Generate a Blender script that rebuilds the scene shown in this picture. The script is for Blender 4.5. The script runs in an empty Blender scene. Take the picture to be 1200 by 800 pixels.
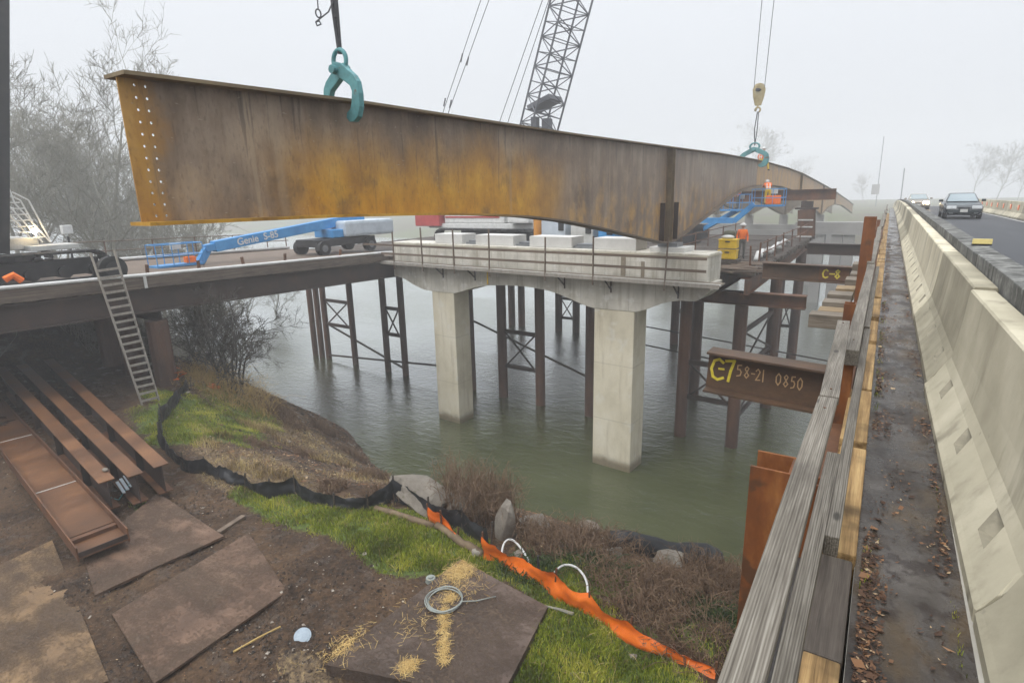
import bpy, bmesh, math, random
import numpy as np
from mathutils import Vector, Matrix, noise
R = random.Random(7)
S = bpy.context.scene
COL = S.collection
rad = math.radians
Z3 = Vector((0, 0, 1))

# ---------------------------------------------------------------- camera (metres; z = 0 is the old bridge's walkway, +Y along the bridge)
HC = 1.85
F, PIT, ROL, YAW = 667.0, rad(14.12), rad(1.3), rad(-33.132)
def cam_basis():
    cp, sp = math.cos(PIT), math.sin(PIT)
    f = Vector((math.sin(YAW)*cp, math.cos(YAW)*cp, -sp)); r = Vector((math.cos(YAW), -math.sin(YAW), 0)); u = r.cross(f)
    c, s = math.cos(ROL), math.sin(ROL)
    return c*r - s*u, s*r + c*u, f
CR, CU, CF = cam_basis()
cd = bpy.data.cameras.new('camera'); cam = bpy.data.objects.new('camera', cd); COL.objects.link(cam)
cd.lens = F/1200*36; cd.sensor_width = 36; cd.clip_start = .05; cd.clip_end = 3000
cam.matrix_world = Matrix(((CR.x, CU.x, -CF.x, 0), (CR.y, CU.y, -CF.y, 0), (CR.z, CU.z, -CF.z, HC), (0, 0, 0, 1)))
S.camera = cam
def ray(px, py): return CF + (px-600)/F*CR - (py-400)/F*CU
def at_y(px, py, y): d = ray(px, py); t = y/d.y; return Vector((d.x*t, y, HC+d.z*t))
def at_x(px, py, x): d = ray(px, py); t = x/d.x; return Vector((x, d.y*t, HC+d.z*t))
def at_z(px, py, z): d = ray(px, py); t = (z-HC)/d.z; return Vector((d.x*t, d.y*t, z))

# ---------------------------------------------------------------- terrain
WZ = -10.9
def lerp_tab(tab, x):
    if x <= tab[0][0]: return tab[0][1]
    for (a, va), (b, vb) in zip(tab, tab[1:]):
        if x <= b:
            t = (x-a)/(b-a); return va+(vb-va)*t
    return tab[-1][1]
SHORE = [(-300, 40), (-120, 30), (-70, 25), (-45, 22), (-32, 20.6), (-25, 20.4), (-20.6, 18.2), (-17.9, 17.3), (-12.6, 16.5), (-9.5, 17.1), (-6.7, 18), (-3.5, 18.6), (0, 19.5), (10, 20), (60, 24), (300, 30)]
CREST = [(-300, 26), (-45, 14), (-30, 13.5), (-25, 12.2), (-22, 9.6), (-18, 8.8), (-14, 9.2), (-9.5, 10.6), (-6, 10.0), (-2, 9.2), (10, 9), (300, 14)]
def sstep(a, b, x):
    t = min(1, max(0, (x-a)/(b-a))); return t*t*(3-2*t)
def terr0(x, y):
    h0 = -6.0+.45*sstep(-15, -25, x)+.5*sstep(-27, -45, x)+2.6*sstep(-30, -38, x)*(1-sstep(10, 16, y))  # last term: earth rise added under the trestle to block light from behind
    yc, ys = lerp_tab(CREST, x), lerp_tab(SHORE, x)
    if y < yc: return h0
    if y < ys:
        t = (y-yc)/(ys-yc); return h0+(WZ-h0)*(t**1.25*.85+.15*t*t)
    return max(-13.6, WZ-.55*(y-ys)) if y < 120 else lerp_tab([(120, -13.6), (140, -13), (160, -9), (200, -5.5), (420, -4)], y)
MUDS = [(352, 690, .7, .16), (345, 668, .5, .1), (330, 765, .7, .12), (105, 690, .45, .12), (118, 720, .35, .1), (290, 748, .6, .1), (235, 735, .5, .09), (245, 565, 1.0, .1), (215, 590, .6, .08), (300, 640, .5, .08), (420, 700, .9, .07), (380, 640, .8, .08), (160, 795, .5, .1), (205, 700, .4, .06), (455, 690, .6, .05)]
MUDS = [(at_z(a, b, -5.9).x, at_z(a, b, -5.9).y, r, h) for a, b, r, h in MUDS]
def terr(x, y, fine=True):
    h = terr0(x, y)
    n = noise.noise(Vector((x*.35, y*.35, 0)))*.16+noise.noise(Vector((x*1.1, y*1.1, 3)))*.07
    if fine and -45 < x < 8 and -3 < y < 24:
        m = noise.noise(Vector((x*.6, y*.6, 9)))
        for mx_, my_, r, hh in MUDS:
            d = ((x-mx_)/r)**2+((y-my_)/(r*.8))**2
            if d < 6: n += hh*math.exp(-d)*(.55+.9*noise.noise(Vector((x*4.3, y*4.3, 11)))+.6*abs(noise.noise(Vector((x*9, y*9, 12)))))
        n += (noise.noise(Vector((x*3.1, y*3.1, 5)))*.045+noise.noise(Vector((x*7, y*7, 5)))*.028)*(.7+.8*max(0, m))
    return h+n
def gp(px, py, dz=0):
    d = ray(px, py); t = 3.0
    while t < 160:
        p = Vector((0, 0, HC))+d*t
        if p.z < terr(p.x, p.y)+dz: break
        t += .03
    return p

# ---------------------------------------------------------------- mesh helpers
WM = {}
class MB:
    def __init__(s): s.v, s.f, s.m, s.cur = [], [], [], 0
    def add(s, vs, fs):
        o = len(s.v); s.v += [tuple(v) for v in vs]
        for f in fs: s.f.append([i+o for i in f]); s.m.append(s.cur)
        return s
    def box(s, c, d, rz=0, M=None, taper=1.0):
        x, y, z = d[0]/2, d[1]/2, d[2]/2
        vs = [Vector((sx*x*(taper if sz > 0 else 1), sy*y*(taper if sz > 0 else 1), sz*z)) for sz in (-1, 1) for sx, sy in ((-1, -1), (1, -1), (1, 1), (-1, 1))]
        M = M or Matrix.Rotation(rz, 3, 'Z'); c = Vector(c)
        s.add([M@v+c for v in vs], [(3, 2, 1, 0), (4, 5, 6, 7), (0, 1, 5, 4), (1, 2, 6, 5), (2, 3, 7, 6), (3, 0, 4, 7)])
        return s
    def bb(s, a, b):
        a, b = Vector(a), Vector(b); return s.box((a+b)/2, [abs(b[i]-a[i]) for i in range(3)])
    def bar(s, p0, p1, w, h, up=Z3):
        p0, p1 = Vector(p0), Vector(p1); d = (p1-p0); L = d.length; d.normalize()
        up = Vector(up)
        if abs(d.dot(up)) > .99: up = Vector((1, 0, 0))
        r = d.cross(up).normalized(); u = r.cross(d)
        s.box((p0+p1)/2, (w, L, h), M=Matrix((r, d, u)).transposed()); return s
    def ibeam(s, p0, p1, w, h, tf=.03, tw=.02, up=Z3):
        p0, p1 = Vector(p0), Vector(p1); d = (p1-p0).normalized(); up = Vector(up)
        if abs(d.dot(up)) > .99: up = Vector((1, 0, 0))
        r = d.cross(up).normalized(); u = r.cross(d)
        s.bar(p0+u*(h/2-tf/2), p1+u*(h/2-tf/2), w, tf, u); s.bar(p0-u*(h/2-tf/2), p1-u*(h/2-tf/2), w, tf, u)
        s.bar(p0, p1, tw, h-2*tf-.002, u); return s
    def tube(s, pts, r, n=6, cap=True):
        pts = [Vector(p) for p in pts]; k = len(pts); rs = r if isinstance(r, (list, tuple)) else [r]*k
        o = len(s.v); prev = None; fs = []
        for i, p in enumerate(pts):
            d = (pts[min(i+1, k-1)]-pts[max(i-1, 0)])
            if d.length < 1e-9: d = Vector((0, 0, 1))
            d.normalize()
            if prev is None:
                a = d.cross(Vector((.31, .17, .93)));
                if a.length < 1e-3: a = d.cross(Vector((1, 0, 0)))
            else: a = prev-d*prev.dot(d)
            if a.length < 1e-6: a = d.orthogonal()
            a.normalize(); prev = a; b = d.cross(a)
            for j in range(n):
                t = 2*math.pi*j/n; s.v.append(tuple(p+(a*math.cos(t)+b*math.sin(t))*rs[i]))
        for i in range(k-1):
            for j in range(n):
                fs.append((o+i*n+j, o+i*n+(j+1) % n, o+(i+1)*n+(j+1) % n, o+(i+1)*n+j))
        if cap and n > 3: fs += [tuple(o+j for j in reversed(range(n))), tuple(o+(k-1)*n+j for j in range(n))]
        s.f += [list(f) for f in fs]; s.m += [s.cur]*len(fs); return s
    def prism(s, poly, fn, a, b):
        """poly of (u,v); fn(u,v,w) -> point; extruded from w=a to w=b"""
        n = len(poly); vs = [fn(u, v, a) for u, v in poly]+[fn(u, v, b) for u, v in poly]
        s.add(vs, [tuple(range(n))[::-1], tuple(range(n, 2*n))]+[(i, (i+1) % n, n+(i+1) % n, n+i) for i in range(n)]); return s
    def grid(s, nu, nv, fn):
        vs = [fn(i/nu, j/nv) for i in range(nu+1) for j in range(nv+1)]
        s.add(vs, [(i*(nv+1)+j, (i+1)*(nv+1)+j, (i+1)*(nv+1)+j+1, i*(nv+1)+j+1) for i in range(nu) for j in range(nv)]); return s
    def ball(s, c, r, nu=10, nv=7):
        c = Vector(c); r = r if isinstance(r, (tuple, list)) else (r, r, r)
        vs = [c+Vector((0, 0, -r[2]))]
        for j in range(1, nv):
            a = math.pi*j/nv-math.pi/2
            vs += [c+Vector((r[0]*math.cos(a)*math.cos(2*math.pi*i/nu), r[1]*math.cos(a)*math.sin(2*math.pi*i/nu), r[2]*math.sin(a))) for i in range(nu)]
        vs.append(c+Vector((0, 0, r[2]))); fs = []
        for i in range(nu):
            k = (i+1) % nu; fs.append((0, 1+k, 1+i)); fs.append((len(vs)-1, len(vs)-1-nu+i, len(vs)-1-nu+k))
            for j in range(nv-2): fs.append((1+j*nu+i, 1+j*nu+k, 1+(j+1)*nu+k, 1+(j+1)*nu+i))
        s.add(vs, fs); return s
    def build(s, name, mats, parent=None, smooth=False, bevel=0, fix=True, local=False):
        me = bpy.data.meshes.new(name)
        vs = s.v
        if parent is not None and not local:
            iv = WM[parent.name].inverted(); vs = [tuple(iv@Vector(v)) for v in vs]
        me.from_pydata(vs, [], s.f)
        mats = mats if isinstance(mats, (list, tuple)) else [mats]
        for m in mats: me.materials.append(m)
        if len(mats) > 1: me.polygons.foreach_set('material_index', s.m)
        if fix or bevel:
            bm = bmesh.new(); bm.from_mesh(me)
            if fix: bmesh.ops.recalc_face_normals(bm, faces=bm.faces)
            if bevel:
                es = [e for e in bm.edges if len(e.link_faces) == 2 and e.calc_face_angle(0) > .5]
                bmesh.ops.bevel(bm, geom=es, offset=bevel, segments=2, profile=.6, affect='EDGES', clamp_overlap=True)
            bm.to_mesh(me); bm.free()
        if smooth: me.polygons.foreach_set('use_smooth', [True]*len(me.polygons))
        me.update()
        o = bpy.data.objects.new(name, me); COL.objects.link(o)
        if parent is not None: o.parent = parent; WM[o.name] = WM[parent.name]
        else: WM[o.name] = Matrix.Identity(4)
        return o
def tag(o, label=None, cat=None, group=None, kind=None):
    if label: o['label'] = label
    if cat: o['category'] = cat
    if group: o['group'] = group
    if kind: o['kind'] = kind
    return o
def thing(name, label, cat, loc=(0, 0, 0), rz=0, group=None):
    o = bpy.data.objects.new(name, None); COL.objects.link(o); o.empty_display_size = .2
    o.location = loc; o.rotation_euler = (0, 0, rz)
    WM[o.name] = Matrix.Translation(Vector(loc))@Matrix.Rotation(rz, 4, 'Z')
    return tag(o, label, cat, group)
def solo(mb, name, m, label, cat, group=None, loc=None, **k):
    """a thing that is one mesh; its origin is put at loc"""
    if loc is not None:
        l = Vector(loc); mb.v = [tuple(Vector(v)-l) for v in mb.v]
    o = mb.build(name, m, **k)
    if loc is not None: o.location = loc; WM[o.name] = Matrix.Translation(Vector(loc))
    return tag(o, label, cat, group)
def dup(root, loc, rz=0, label=None, scale=None, group=None):
    r = root.copy(); COL.objects.link(r); r.location = loc; r.rotation_euler = (0, 0, rz)
    if scale: r.scale = (scale,)*3 if not isinstance(scale, tuple) else scale
    if label: r['label'] = label
    if group: r['group'] = group
    for ch in list(root.children):
        c = ch.copy(); COL.objects.link(c); c.parent = r
        for g in list(ch.children):
            d = g.copy(); COL.objects.link(d); d.parent = c
    return r

# ---------------------------------------------------------------- materials
class NT:
    def __init__(s, name):
        s.m = bpy.data.materials.new(name); s.m.use_nodes = True; s.t = s.m.node_tree; s.b = s.t.nodes['Principled BSDF']
        s.b.inputs['Specular IOR Level'].default_value = .35
        tc = s.n('ShaderNodeTexCoord'); oi = s.n('ShaderNodeObjectInfo')
        ml = s.n('ShaderNodeMath'); ml.operation = 'MULTIPLY'; s.l(oi.outputs['Random'], ml.inputs[0]); ml.inputs[1].default_value = 37.0
        ad = s.n('ShaderNodeVectorMath'); ad.operation = 'ADD'; s.l(tc.outputs['Object'], ad.inputs[0]); s.l(ml.outputs[0], ad.inputs[1])
        s.obj = tc.outputs['Object']; s.co = ad.outputs[0]; s.rand = oi.outputs['Random']
    def n(s, t): return s.t.nodes.new(t)
    def l(s, a, b): s.t.links.new(a, b)
    def put(s, i, v):
        if hasattr(v, 'is_linked'): s.l(v, i)
        elif isinstance(v, tuple) and len(v) == 3 and i.type == 'RGBA': i.default_value = (*v, 1)
        else: i.default_value = v
    def noise(s, scale=1, detail=5, st=(1, 1, 1), rough=.6, co=None, dist=0):
        mp = s.n('ShaderNodeMapping'); mp.inputs['Scale'].default_value = st; s.l(co or s.co, mp.inputs[0])
        t = s.n('ShaderNodeTexNoise'); t.inputs['Scale'].default_value = scale; t.inputs['Detail'].default_value = detail
        t.inputs['Roughness'].default_value = rough; t.inputs['Distortion'].default_value = dist; s.l(mp.outputs[0], t.inputs['Vector']); return t.outputs['Fac']
    def vor(s, scale=1, st=(1, 1, 1), feat='F1', out='Distance'):
        mp = s.n('ShaderNodeMapping'); mp.inputs['Scale'].default_value = st; s.l(s.co, mp.inputs[0])
        t = s.n('ShaderNodeTexVoronoi'); t.feature = feat; t.inputs['Scale'].default_value = scale; s.l(mp.outputs[0], t.inputs['Vector']); return t.outputs[out]
    def ramp(s, fac, stops):
        r = s.n('ShaderNodeValToRGB'); e = r.color_ramp.elements
        while len(e) < len(stops): e.new(.5)
        for k, (p, c) in zip(e, stops): k.position = p; k.color = (*c, 1) if isinstance(c, tuple) else (c, c, c, 1)
        s.l(fac, r.inputs[0]); return r.outputs[0]
    def mix(s, fac, a, b, mode='MIX'):
        x = s.n('ShaderNodeMix'); x.data_type = 'RGBA'; x.blend_type = mode
        s.put(x.inputs[0], fac); s.put(x.inputs[6], a); s.put(x.inputs[7], b); return x.outputs[2]
    def math(s, op, a, b=0.0, clamp=False):
        x = s.n('ShaderNodeMath'); x.operation = op; x.use_clamp = clamp; s.put(x.inputs[0], a); s.put(x.inputs[1], b); return x.outputs[0]
    def mapr(s, v, a, b, c=0.0, d=1.0):
        x = s.n('ShaderNodeMapRange'); x.interpolation_type = 'SMOOTHSTEP'; s.l(v, x.inputs[0])
        for i, q in enumerate((a, b, c, d)): x.inputs[i+1].default_value = q
        return x.outputs[0]
    def xyz(s):
        x = s.n('ShaderNodeSeparateXYZ'); s.l(s.obj, x.inputs[0]); return x.outputs
    def attr(s, name):
        a = s.n('ShaderNodeAttribute'); a.attribute_name = name; return a.outputs['Fac']
    def bump(s, h, strength=.3, dist=.02):
        b = s.n('ShaderNodeBump'); b.inputs['Strength'].default_value = strength; b.inputs['Distance'].default_value = dist
        s.l(h, b.inputs['Height']); s.l(b.outputs[0], s.b.inputs['Normal'])
    def fin(s, col=None, rough=None, metal=None):
        if col is not None: s.put(s.b.inputs['Base Color'], col)
        if rough is not None: s.put(s.b.inputs['Roughness'], rough)
        if metal is not None: s.put(s.b.inputs['Metallic'], metal)
        return s.m
def pm(name, c0, c1, c2=None, scale=2, st=(1, 1, 1), rough=(.55, .85), bump=.2, bd=.01, fine=25, metal=0, spots=None):
    """worn surface: three-colour noise, fine grain, uneven gloss, bump"""
    t = NT(name); n1 = t.noise(scale, 6, st); n2 = t.noise(fine, 4, st)
    stops = [(.3, c0), (.55, c1), (.75, c2 or c1)]
    col = t.ramp(n1, stops); col = t.mix(t.math('MULTIPLY', n2, .55), col, tuple(x*.55 for x in c0), 'MIX')
    if spots:
        k = t.mapr(t.noise(spots[1], 4), spots[2], spots[2]+.08); col = t.mix(k, col, spots[0])
    rg = t.math('ADD', t.math('MULTIPLY', n1, rough[1]-rough[0]), rough[0])
    t.bump(n2, bump, bd); return t.fin(col, rg, metal)
M = {}
M['rust'] = pm('rust_steel', (.07, .036, .022), (.15, .068, .033), (.25, .11, .042), 1.6, (1, 1, .5), bump=.35)
M['rust_pile'] = pm('rust_pile', (.06, .036, .027), (.135, .07, .044), (.21, .1, .054), .7, (1, 1, .35), (.5, .8), .3)
M['rust_dark'] = pm('rust_dark', (.035, .025, .021), (.06, .04, .032), (.095, .055, .036), 1.2, bump=.3)
M['rust_orange'] = pm('rust_orange', (.1, .036, .014), (.22, .075, .02), (.38, .16, .045), 4, (1, 1, .35), bump=.6, spots=((.09, .04, .018), 2.2, .56))
M['rust_brown'] = pm('brown_beam_steel', (.05, .032, .022), (.105, .062, .036), (.17, .09, .045), 2.2, (.5, 1, 1), bump=.3)
M['rust_mud'] = pm('rust_mud', (.075, .037, .02), (.165, .075, .032), (.26, .125, .052), .8, (1, .5, 1), (.25, .7), .25)
M['conc'] = pm('pale_concrete', (.38, .345, .27), (.53, .485, .38), (.6, .56, .46), .5, (1, 1, .45), (.7, .95), .15, spots=((.24, .18, .11), 1.3, .66))
M['conc_grey'] = pm('grey_concrete', (.31, .29, .25), (.47, .445, .385), (.6, .58, .52), 1.1, (1, 1, .22), (.7, .95), .2, fine=14, spots=((.24, .195, .13), 1.6, .6))
M['conc_white'] = pm('new_concrete', (.5, .49, .46), (.62, .61, .58), (.7, .69, .66), .9, rough=(.7, .95))
M['conc_fog'] = pm('distant_concrete', (.25, .24, .23), (.32, .31, .3), None, .4)
M['asphalt'] = pm('asphalt', (.022, .024, .028), (.034, .036, .041), (.05, .052, .057), .6, (1, .15, 1), (.45, .8), .4, .006, 90)
M['white_paint'] = pm('white_paint', (.6, .6, .58), (.75, .75, .73), None, 3, rough=(.4, .6), bump=.05)
M['off_white'] = pm('off_white', (.45, .45, .42), (.6, .6, .57), (.7, .7, .68), 2, rough=(.4, .6), bump=.05)
M['red_paint'] = pm('red_paint', (.38, .06, .06), (.5, .09, .085), None, 2, rough=(.35, .6), bump=.05)
M['blue'] = pm('blue_paint', (.045, .22, .5), (.07, .3, .62), (.1, .36, .68), 1.5, rough=(.3, .5), bump=.05)
M['teal'] = pm('worn_teal_paint', (.07, .19, .2), (.11, .31, .32), (.17, .4, .4), 5, rough=(.4, .7), bump=.3, spots=((.11, .07, .045), 4, .6))
M['yellow'] = pm('yellow_paint', (.55, .36, .02), (.75, .5, .03), None, 3, rough=(.4, .6))
M['block'] = pm('weathered_block_paint', (.28, .22, .1), (.42, .34, .18), (.5, .45, .3), 3)
M['orange_cloth'] = pm('orange_cloth', (.7, .12, .015), (.88, .19, .02), None, 5, rough=(.6, .9))
M['orange_mesh'] = pm('orange_fence_plastic', (.62, .11, .01), (.8, .17, .015), (.88, .22, .02), 3, rough=(.4, .6), bump=.3, fine=60)
M['black_cloth'] = pm('black_silt_fabric', (.012, .013, .015), (.022, .023, .026), (.045, .046, .05), 3, rough=(.35, .6), bump=.4, fine=40)
M['dark'] = pm('dark_machinery', (.018, .018, .02), (.03, .03, .032), (.055, .05, .046), 2, rough=(.4, .7))
M['steel'] = pm('grey_steel', (.16, .17, .18), (.25, .26, .27), (.33, .33, .33), 3, rough=(.35, .6), metal=.5)
M['boom'] = pm('grey_boom_paint', (.09, .095, .11), (.13, .135, .15), None, 2, rough=(.4, .6))
M['rope'] = pm('wire_rope', (.05, .05, .055), (.09, .09, .095), None, 20)
M['hose'] = pm('grey_hose', (.2, .22, .2), (.3, .32, .29), None, 4, rough=(.4, .6))
M['pvc'] = pm('white_pipe', (.5, .5, .48), (.66, .66, .64), (.72, .72, .7), 2, rough=(.35, .6), bump=.1)
M['rubber'] = pm('rubber', (.015, .015, .015), (.03, .03, .03), None, 4, rough=(.6, .9))
M['tarp'] = pm('grey_tarp', (.4, .45, .5), (.52, .58, .63), (.6, .65, .7), 2, rough=(.5, .7))
M['lid'] = pm('pale_blue_plastic', (.24, .29, .33), (.34, .4, .45), None, 4, rough=(.4, .6), bump=.1)
M['plank'] = pm('muddy_plank', (.1, .07, .05), (.17, .125, .09), (.24, .185, .14), 1.5, (.3, 3, 3), bump=.4)
M['ladder'] = pm('weathered_lumber', (.22, .2, .17), (.32, .29, .25), (.4, .37, .32), 2, (4, 4, .6))
M['straw'] = pm('straw', (.3, .2, .07), (.45, .31, .11), (.55, .4, .17), 9, rough=(.7, .9))
M['twig'] = pm('dead_twigs', (.1, .06, .036), (.2, .13, .08), (.3, .21, .13), 4, rough=(.8, .95))
M['bark'] = pm('grey_bark', (.17, .165, .13), (.26, .25, .2), (.34, .325, .27), 1, (1, 1, .4), bump=.5)
M['willow'] = pm('dark_willow_bark', (.035, .03, .024), (.07, .062, .048), (.11, .1, .08), 2)
M['rock'] = pm('riprap_stone', (.13, .11, .088), (.22, .195, .16), (.33, .3, .25), 1.7, rough=(.7, .95), bump=.6, bd=.03, fine=12, spots=((.1, .09, .06), 3, .6))
M['skin'] = pm('skin', (.42, .25, .18), (.5, .3, .22), None, 5)
M['jeans'] = pm('work_trousers', (.06, .06, .055), (.11, .11, .095), None, 6)
M['olive'] = pm('olive_canvas', (.09, .095, .06), (.14, .14, .09), None, 4)
M['grime'] = pm('dark_wet_wood', (.025, .022, .02), (.05, .045, .04), (.08, .07, .06), 3, (6, .6, 6), (.3, .7), .5)
M['car_glass'] = pm('car_glass', (.2, .25, .27), (.28, .33, .35), None, 1, rough=(.05, .1), bump=0)  # pale base colour stands in for sky reflected in the glass
M['car_dark'] = pm('dark_green_car_paint', (.012, .018, .02), (.018, .025, .028), None, 1, rough=(.12, .25), bump=0)
M['car_pale'] = pm('beige_car_paint', (.22, .19, .15), (.28, .24, .19), None, 1, rough=(.2, .3), bump=0)
M['reflect_y'] = pm('pale_yellow_reflector', (.62, .5, .18), (.75, .62, .25), None, 5, rough=(.3, .5))
M['lens'] = pm('headlight_lens', (.55, .57, .58), (.75, .77, .78), None, 4, rough=(.1, .2), bump=0)
M['reflector'] = pm('orange_reflector', (.75, .1, .03), (.9, .16, .04), None, 6, rough=(.2, .4), bump=0)
def emit(name, col, st):
    t = NT(name); t.fin(col, .3); t.b.inputs['Emission Color'].default_value = (*col, 1); t.b.inputs['Emission Strength'].default_value = st; return t.m
M['lamp'] = emit('lit_headlight', (1, .74, .4), 70)

def wood(name, c0, c1, c2, axis=1, ridge=90, rough=(.6, .9), bump=.5, dirt=.3, groove=0):
    t = NT(name); s1 = lambda k: tuple(k if i == axis else 1.0 for i in range(3))
    g = t.noise(ridge, 4, s1(.018), .6); w = t.noise(5, 6, s1(.2)); n = t.noise(2.2, 4); fz = t.noise(190, 2, s1(.03))
    h = t.math('ADD', t.math('MULTIPLY', g, .7), t.math('MULTIPLY', fz, .3))
    if groove:
        wv = t.n('ShaderNodeTexWave'); wv.bands_direction = 'X'; wv.inputs['Scale'].default_value = groove; wv.inputs['Distortion'].default_value = 5; wv.inputs['Detail'].default_value = 3; wv.inputs['Detail Scale'].default_value = .6
        mp = t.n('ShaderNodeMapping'); mp.inputs['Scale'].default_value = s1(.03); t.l(t.co, mp.inputs[0]); t.l(mp.outputs[0], wv.inputs['Vector']); h = t.math('ADD', t.math('MULTIPLY', h, .88), t.math('MULTIPLY', wv.outputs['Fac'], .12))
    col = t.ramp(h, [(.34, c0), (.5, c1), (.66, c2)]); col = t.mix(t.mapr(w, .45, .72, 0, .6), col, tuple(x*.75 for x in c0))
    col = t.mix(t.mapr(n, .5, .75, 0, dirt), col, tuple(x*.45 for x in c0)); kn = t.vor(3.2, s1(.35)); col = t.mix(t.mapr(kn, .07, .035, 0, .8), col, tuple(x*.35 for x in c0))
    t.bump(h, bump, .008); return t.fin(col, t.math('ADD', t.math('MULTIPLY', w, rough[1]-rough[0]), rough[0]))
M['wood_grey'] = wood('weathered_grey_wood', (.06, .05, .038), (.135, .118, .094), (.235, .215, .178), ridge=110, groove=34, bump=.5)
M['wood_grey_x'] = wood('weathered_grey_wood_across', (.085, .07, .052), (.17, .14, .105), (.27, .235, .185), axis=0)
M['wood_yellow'] = wood('yellow_timber', (.13, .075, .028), (.34, .21, .085), (.5, .34, .15), ridge=30, dirt=.85, bump=.8)
M['wood_yellow_x'] = wood('yellow_timber_across', (.12, .085, .045), (.24, .17, .09), (.34, .25, .14), axis=0, ridge=35, dirt=.6)
M['wood_mat'] = wood('trestle_mat_timber', (.05, .038, .03), (.11, .085, .065), (.19, .155, .12), ridge=18)
M['deck_end'] = wood('trestle_deck_timber', (.06, .048, .038), (.13, .105, .082), (.2, .17, .135), axis=0, ridge=18)
M['wood_dark'] = wood('dark_timber', (.035, .028, .022), (.075, .06, .048), (.12, .1, .08), ridge=40)

def girder_mat():
    t = NT('weathering_girder_steel'); x, y, z = t.xyz()      # object origin: girder web at the pier, z = -0.1
    big = t.noise(.55, 5, (1, 1, .8), co=t.obj); st = t.noise(1.0, 5, (1, 2.2, .16), co=t.obj); fine = t.noise(22, 4, (1, 1, .4), co=t.obj); mid = t.noise(1.7, 7, (1, 1, .7), co=t.obj)
    base = t.ramp(t.math('ADD', t.math('MULTIPLY', st, .3), t.math('MULTIPLY', t.math('ADD', mid, big), .35)), [(.36, (.1, .066, .044)), (.5, (.195, .138, .093)), (.62, (.31, .24, .175))])
    org = t.ramp(mid, [(.3, (.32, .145, .016)), (.5, (.46, .225, .02)), (.68, (.56, .3, .032))])
    yy = t.math('ADD', y, t.math('MULTIPLY', t.math('SUBTRACT', big, .5), 1.6))
    A = t.math('MULTIPLY', t.mapr(yy, -18.9, -17.6), t.mapr(yy, -8.0, -11.5))
    zz = t.math('ADD', z, t.math('MULTIPLY', t.math('SUBTRACT', t.noise(1.1, 5, (1, .6, .4), co=t.obj), .5), 1.5))
    B = t.mapr(zz, 3.5, 2.0)
    m1 = t.math('MULTIPLY', A, B)
    m2 = t.math('MULTIPLY', t.mapr(t.math('ADD', y, t.math('MULTIPLY', t.math('SUBTRACT', mid, .5), 1.0)), -19.9, -20.25), .7)     # bolted end strip
    m3 = t.math('MULTIPLY', t.math('MULTIPLY', t.mapr(mid, .42, .66), t.mapr(zz, 3.0, .8)), .55)
    m4 = t.math('MULTIPLY', t.mapr(y, 18.9, 19.1), t.mapr(st, .3, .65, .25, .8))
    msk = t.math('MAXIMUM', t.math('MAXIMUM', m1, m2), t.math('MAXIMUM', m3, m4))
    col = t.mix(msk, base, org)
    col = t.mix(t.mapr(t.noise(.8, 5, co=t.obj), .56, .7, 0, .6), col, (.105, .065, .034))
    col = t.mix(t.mapr(fine, .5, .75, 0, .35), col, (.06, .04, .028))
    wob = t.math('MULTIPLY', t.math('SUBTRACT', st, .5), .25)
    for ys_, w_, k_ in ((-18.72, .05, .5), (-18.3, .12, .3), (-5.9, .04, .45), (-11.9, .09, .3), (9.5, .04, .4)): col = t.mix(t.math('MULTIPLY', t.mapr(t.math('ABSOLUTE', t.math('SUBTRACT', t.math('ADD', y, wob), ys_)), w_, w_*.2), k_), col, (.34, .26, .17))
    drip = t.noise(9, 5, (1, 1, .05), co=t.obj); col = t.mix(t.math('MULTIPLY', t.mapr(drip, .58, .7), t.mapr(zz, 1.2, 3.4, .1, .6)), col, (.055, .042, .034))
    scr = t.noise(40, 2, (1, .25, 1), rough=.4, co=t.obj); col = t.mix(t.mapr(scr, .72, .76, 0, .5), col, (.36, .3, .22))
    t.bump(fine, .15, .01); return t.fin(col, t.math('ADD', t.math('MULTIPLY', mid, .35), .28))
M['girder'] = girder_mat()
def girder_edge():
    return pm('girder_flange_steel', (.12, .085, .05), (.2, .15, .085), (.3, .23, .13), 1.2, (1, .4, 1))
M['flange'] = girder_edge()
M['flange_o_'] = pm('orange_flange_steel', (.2, .1, .016), (.46, .25, .03), (.58, .34, .05), .7, (1, .5, 1))

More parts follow.
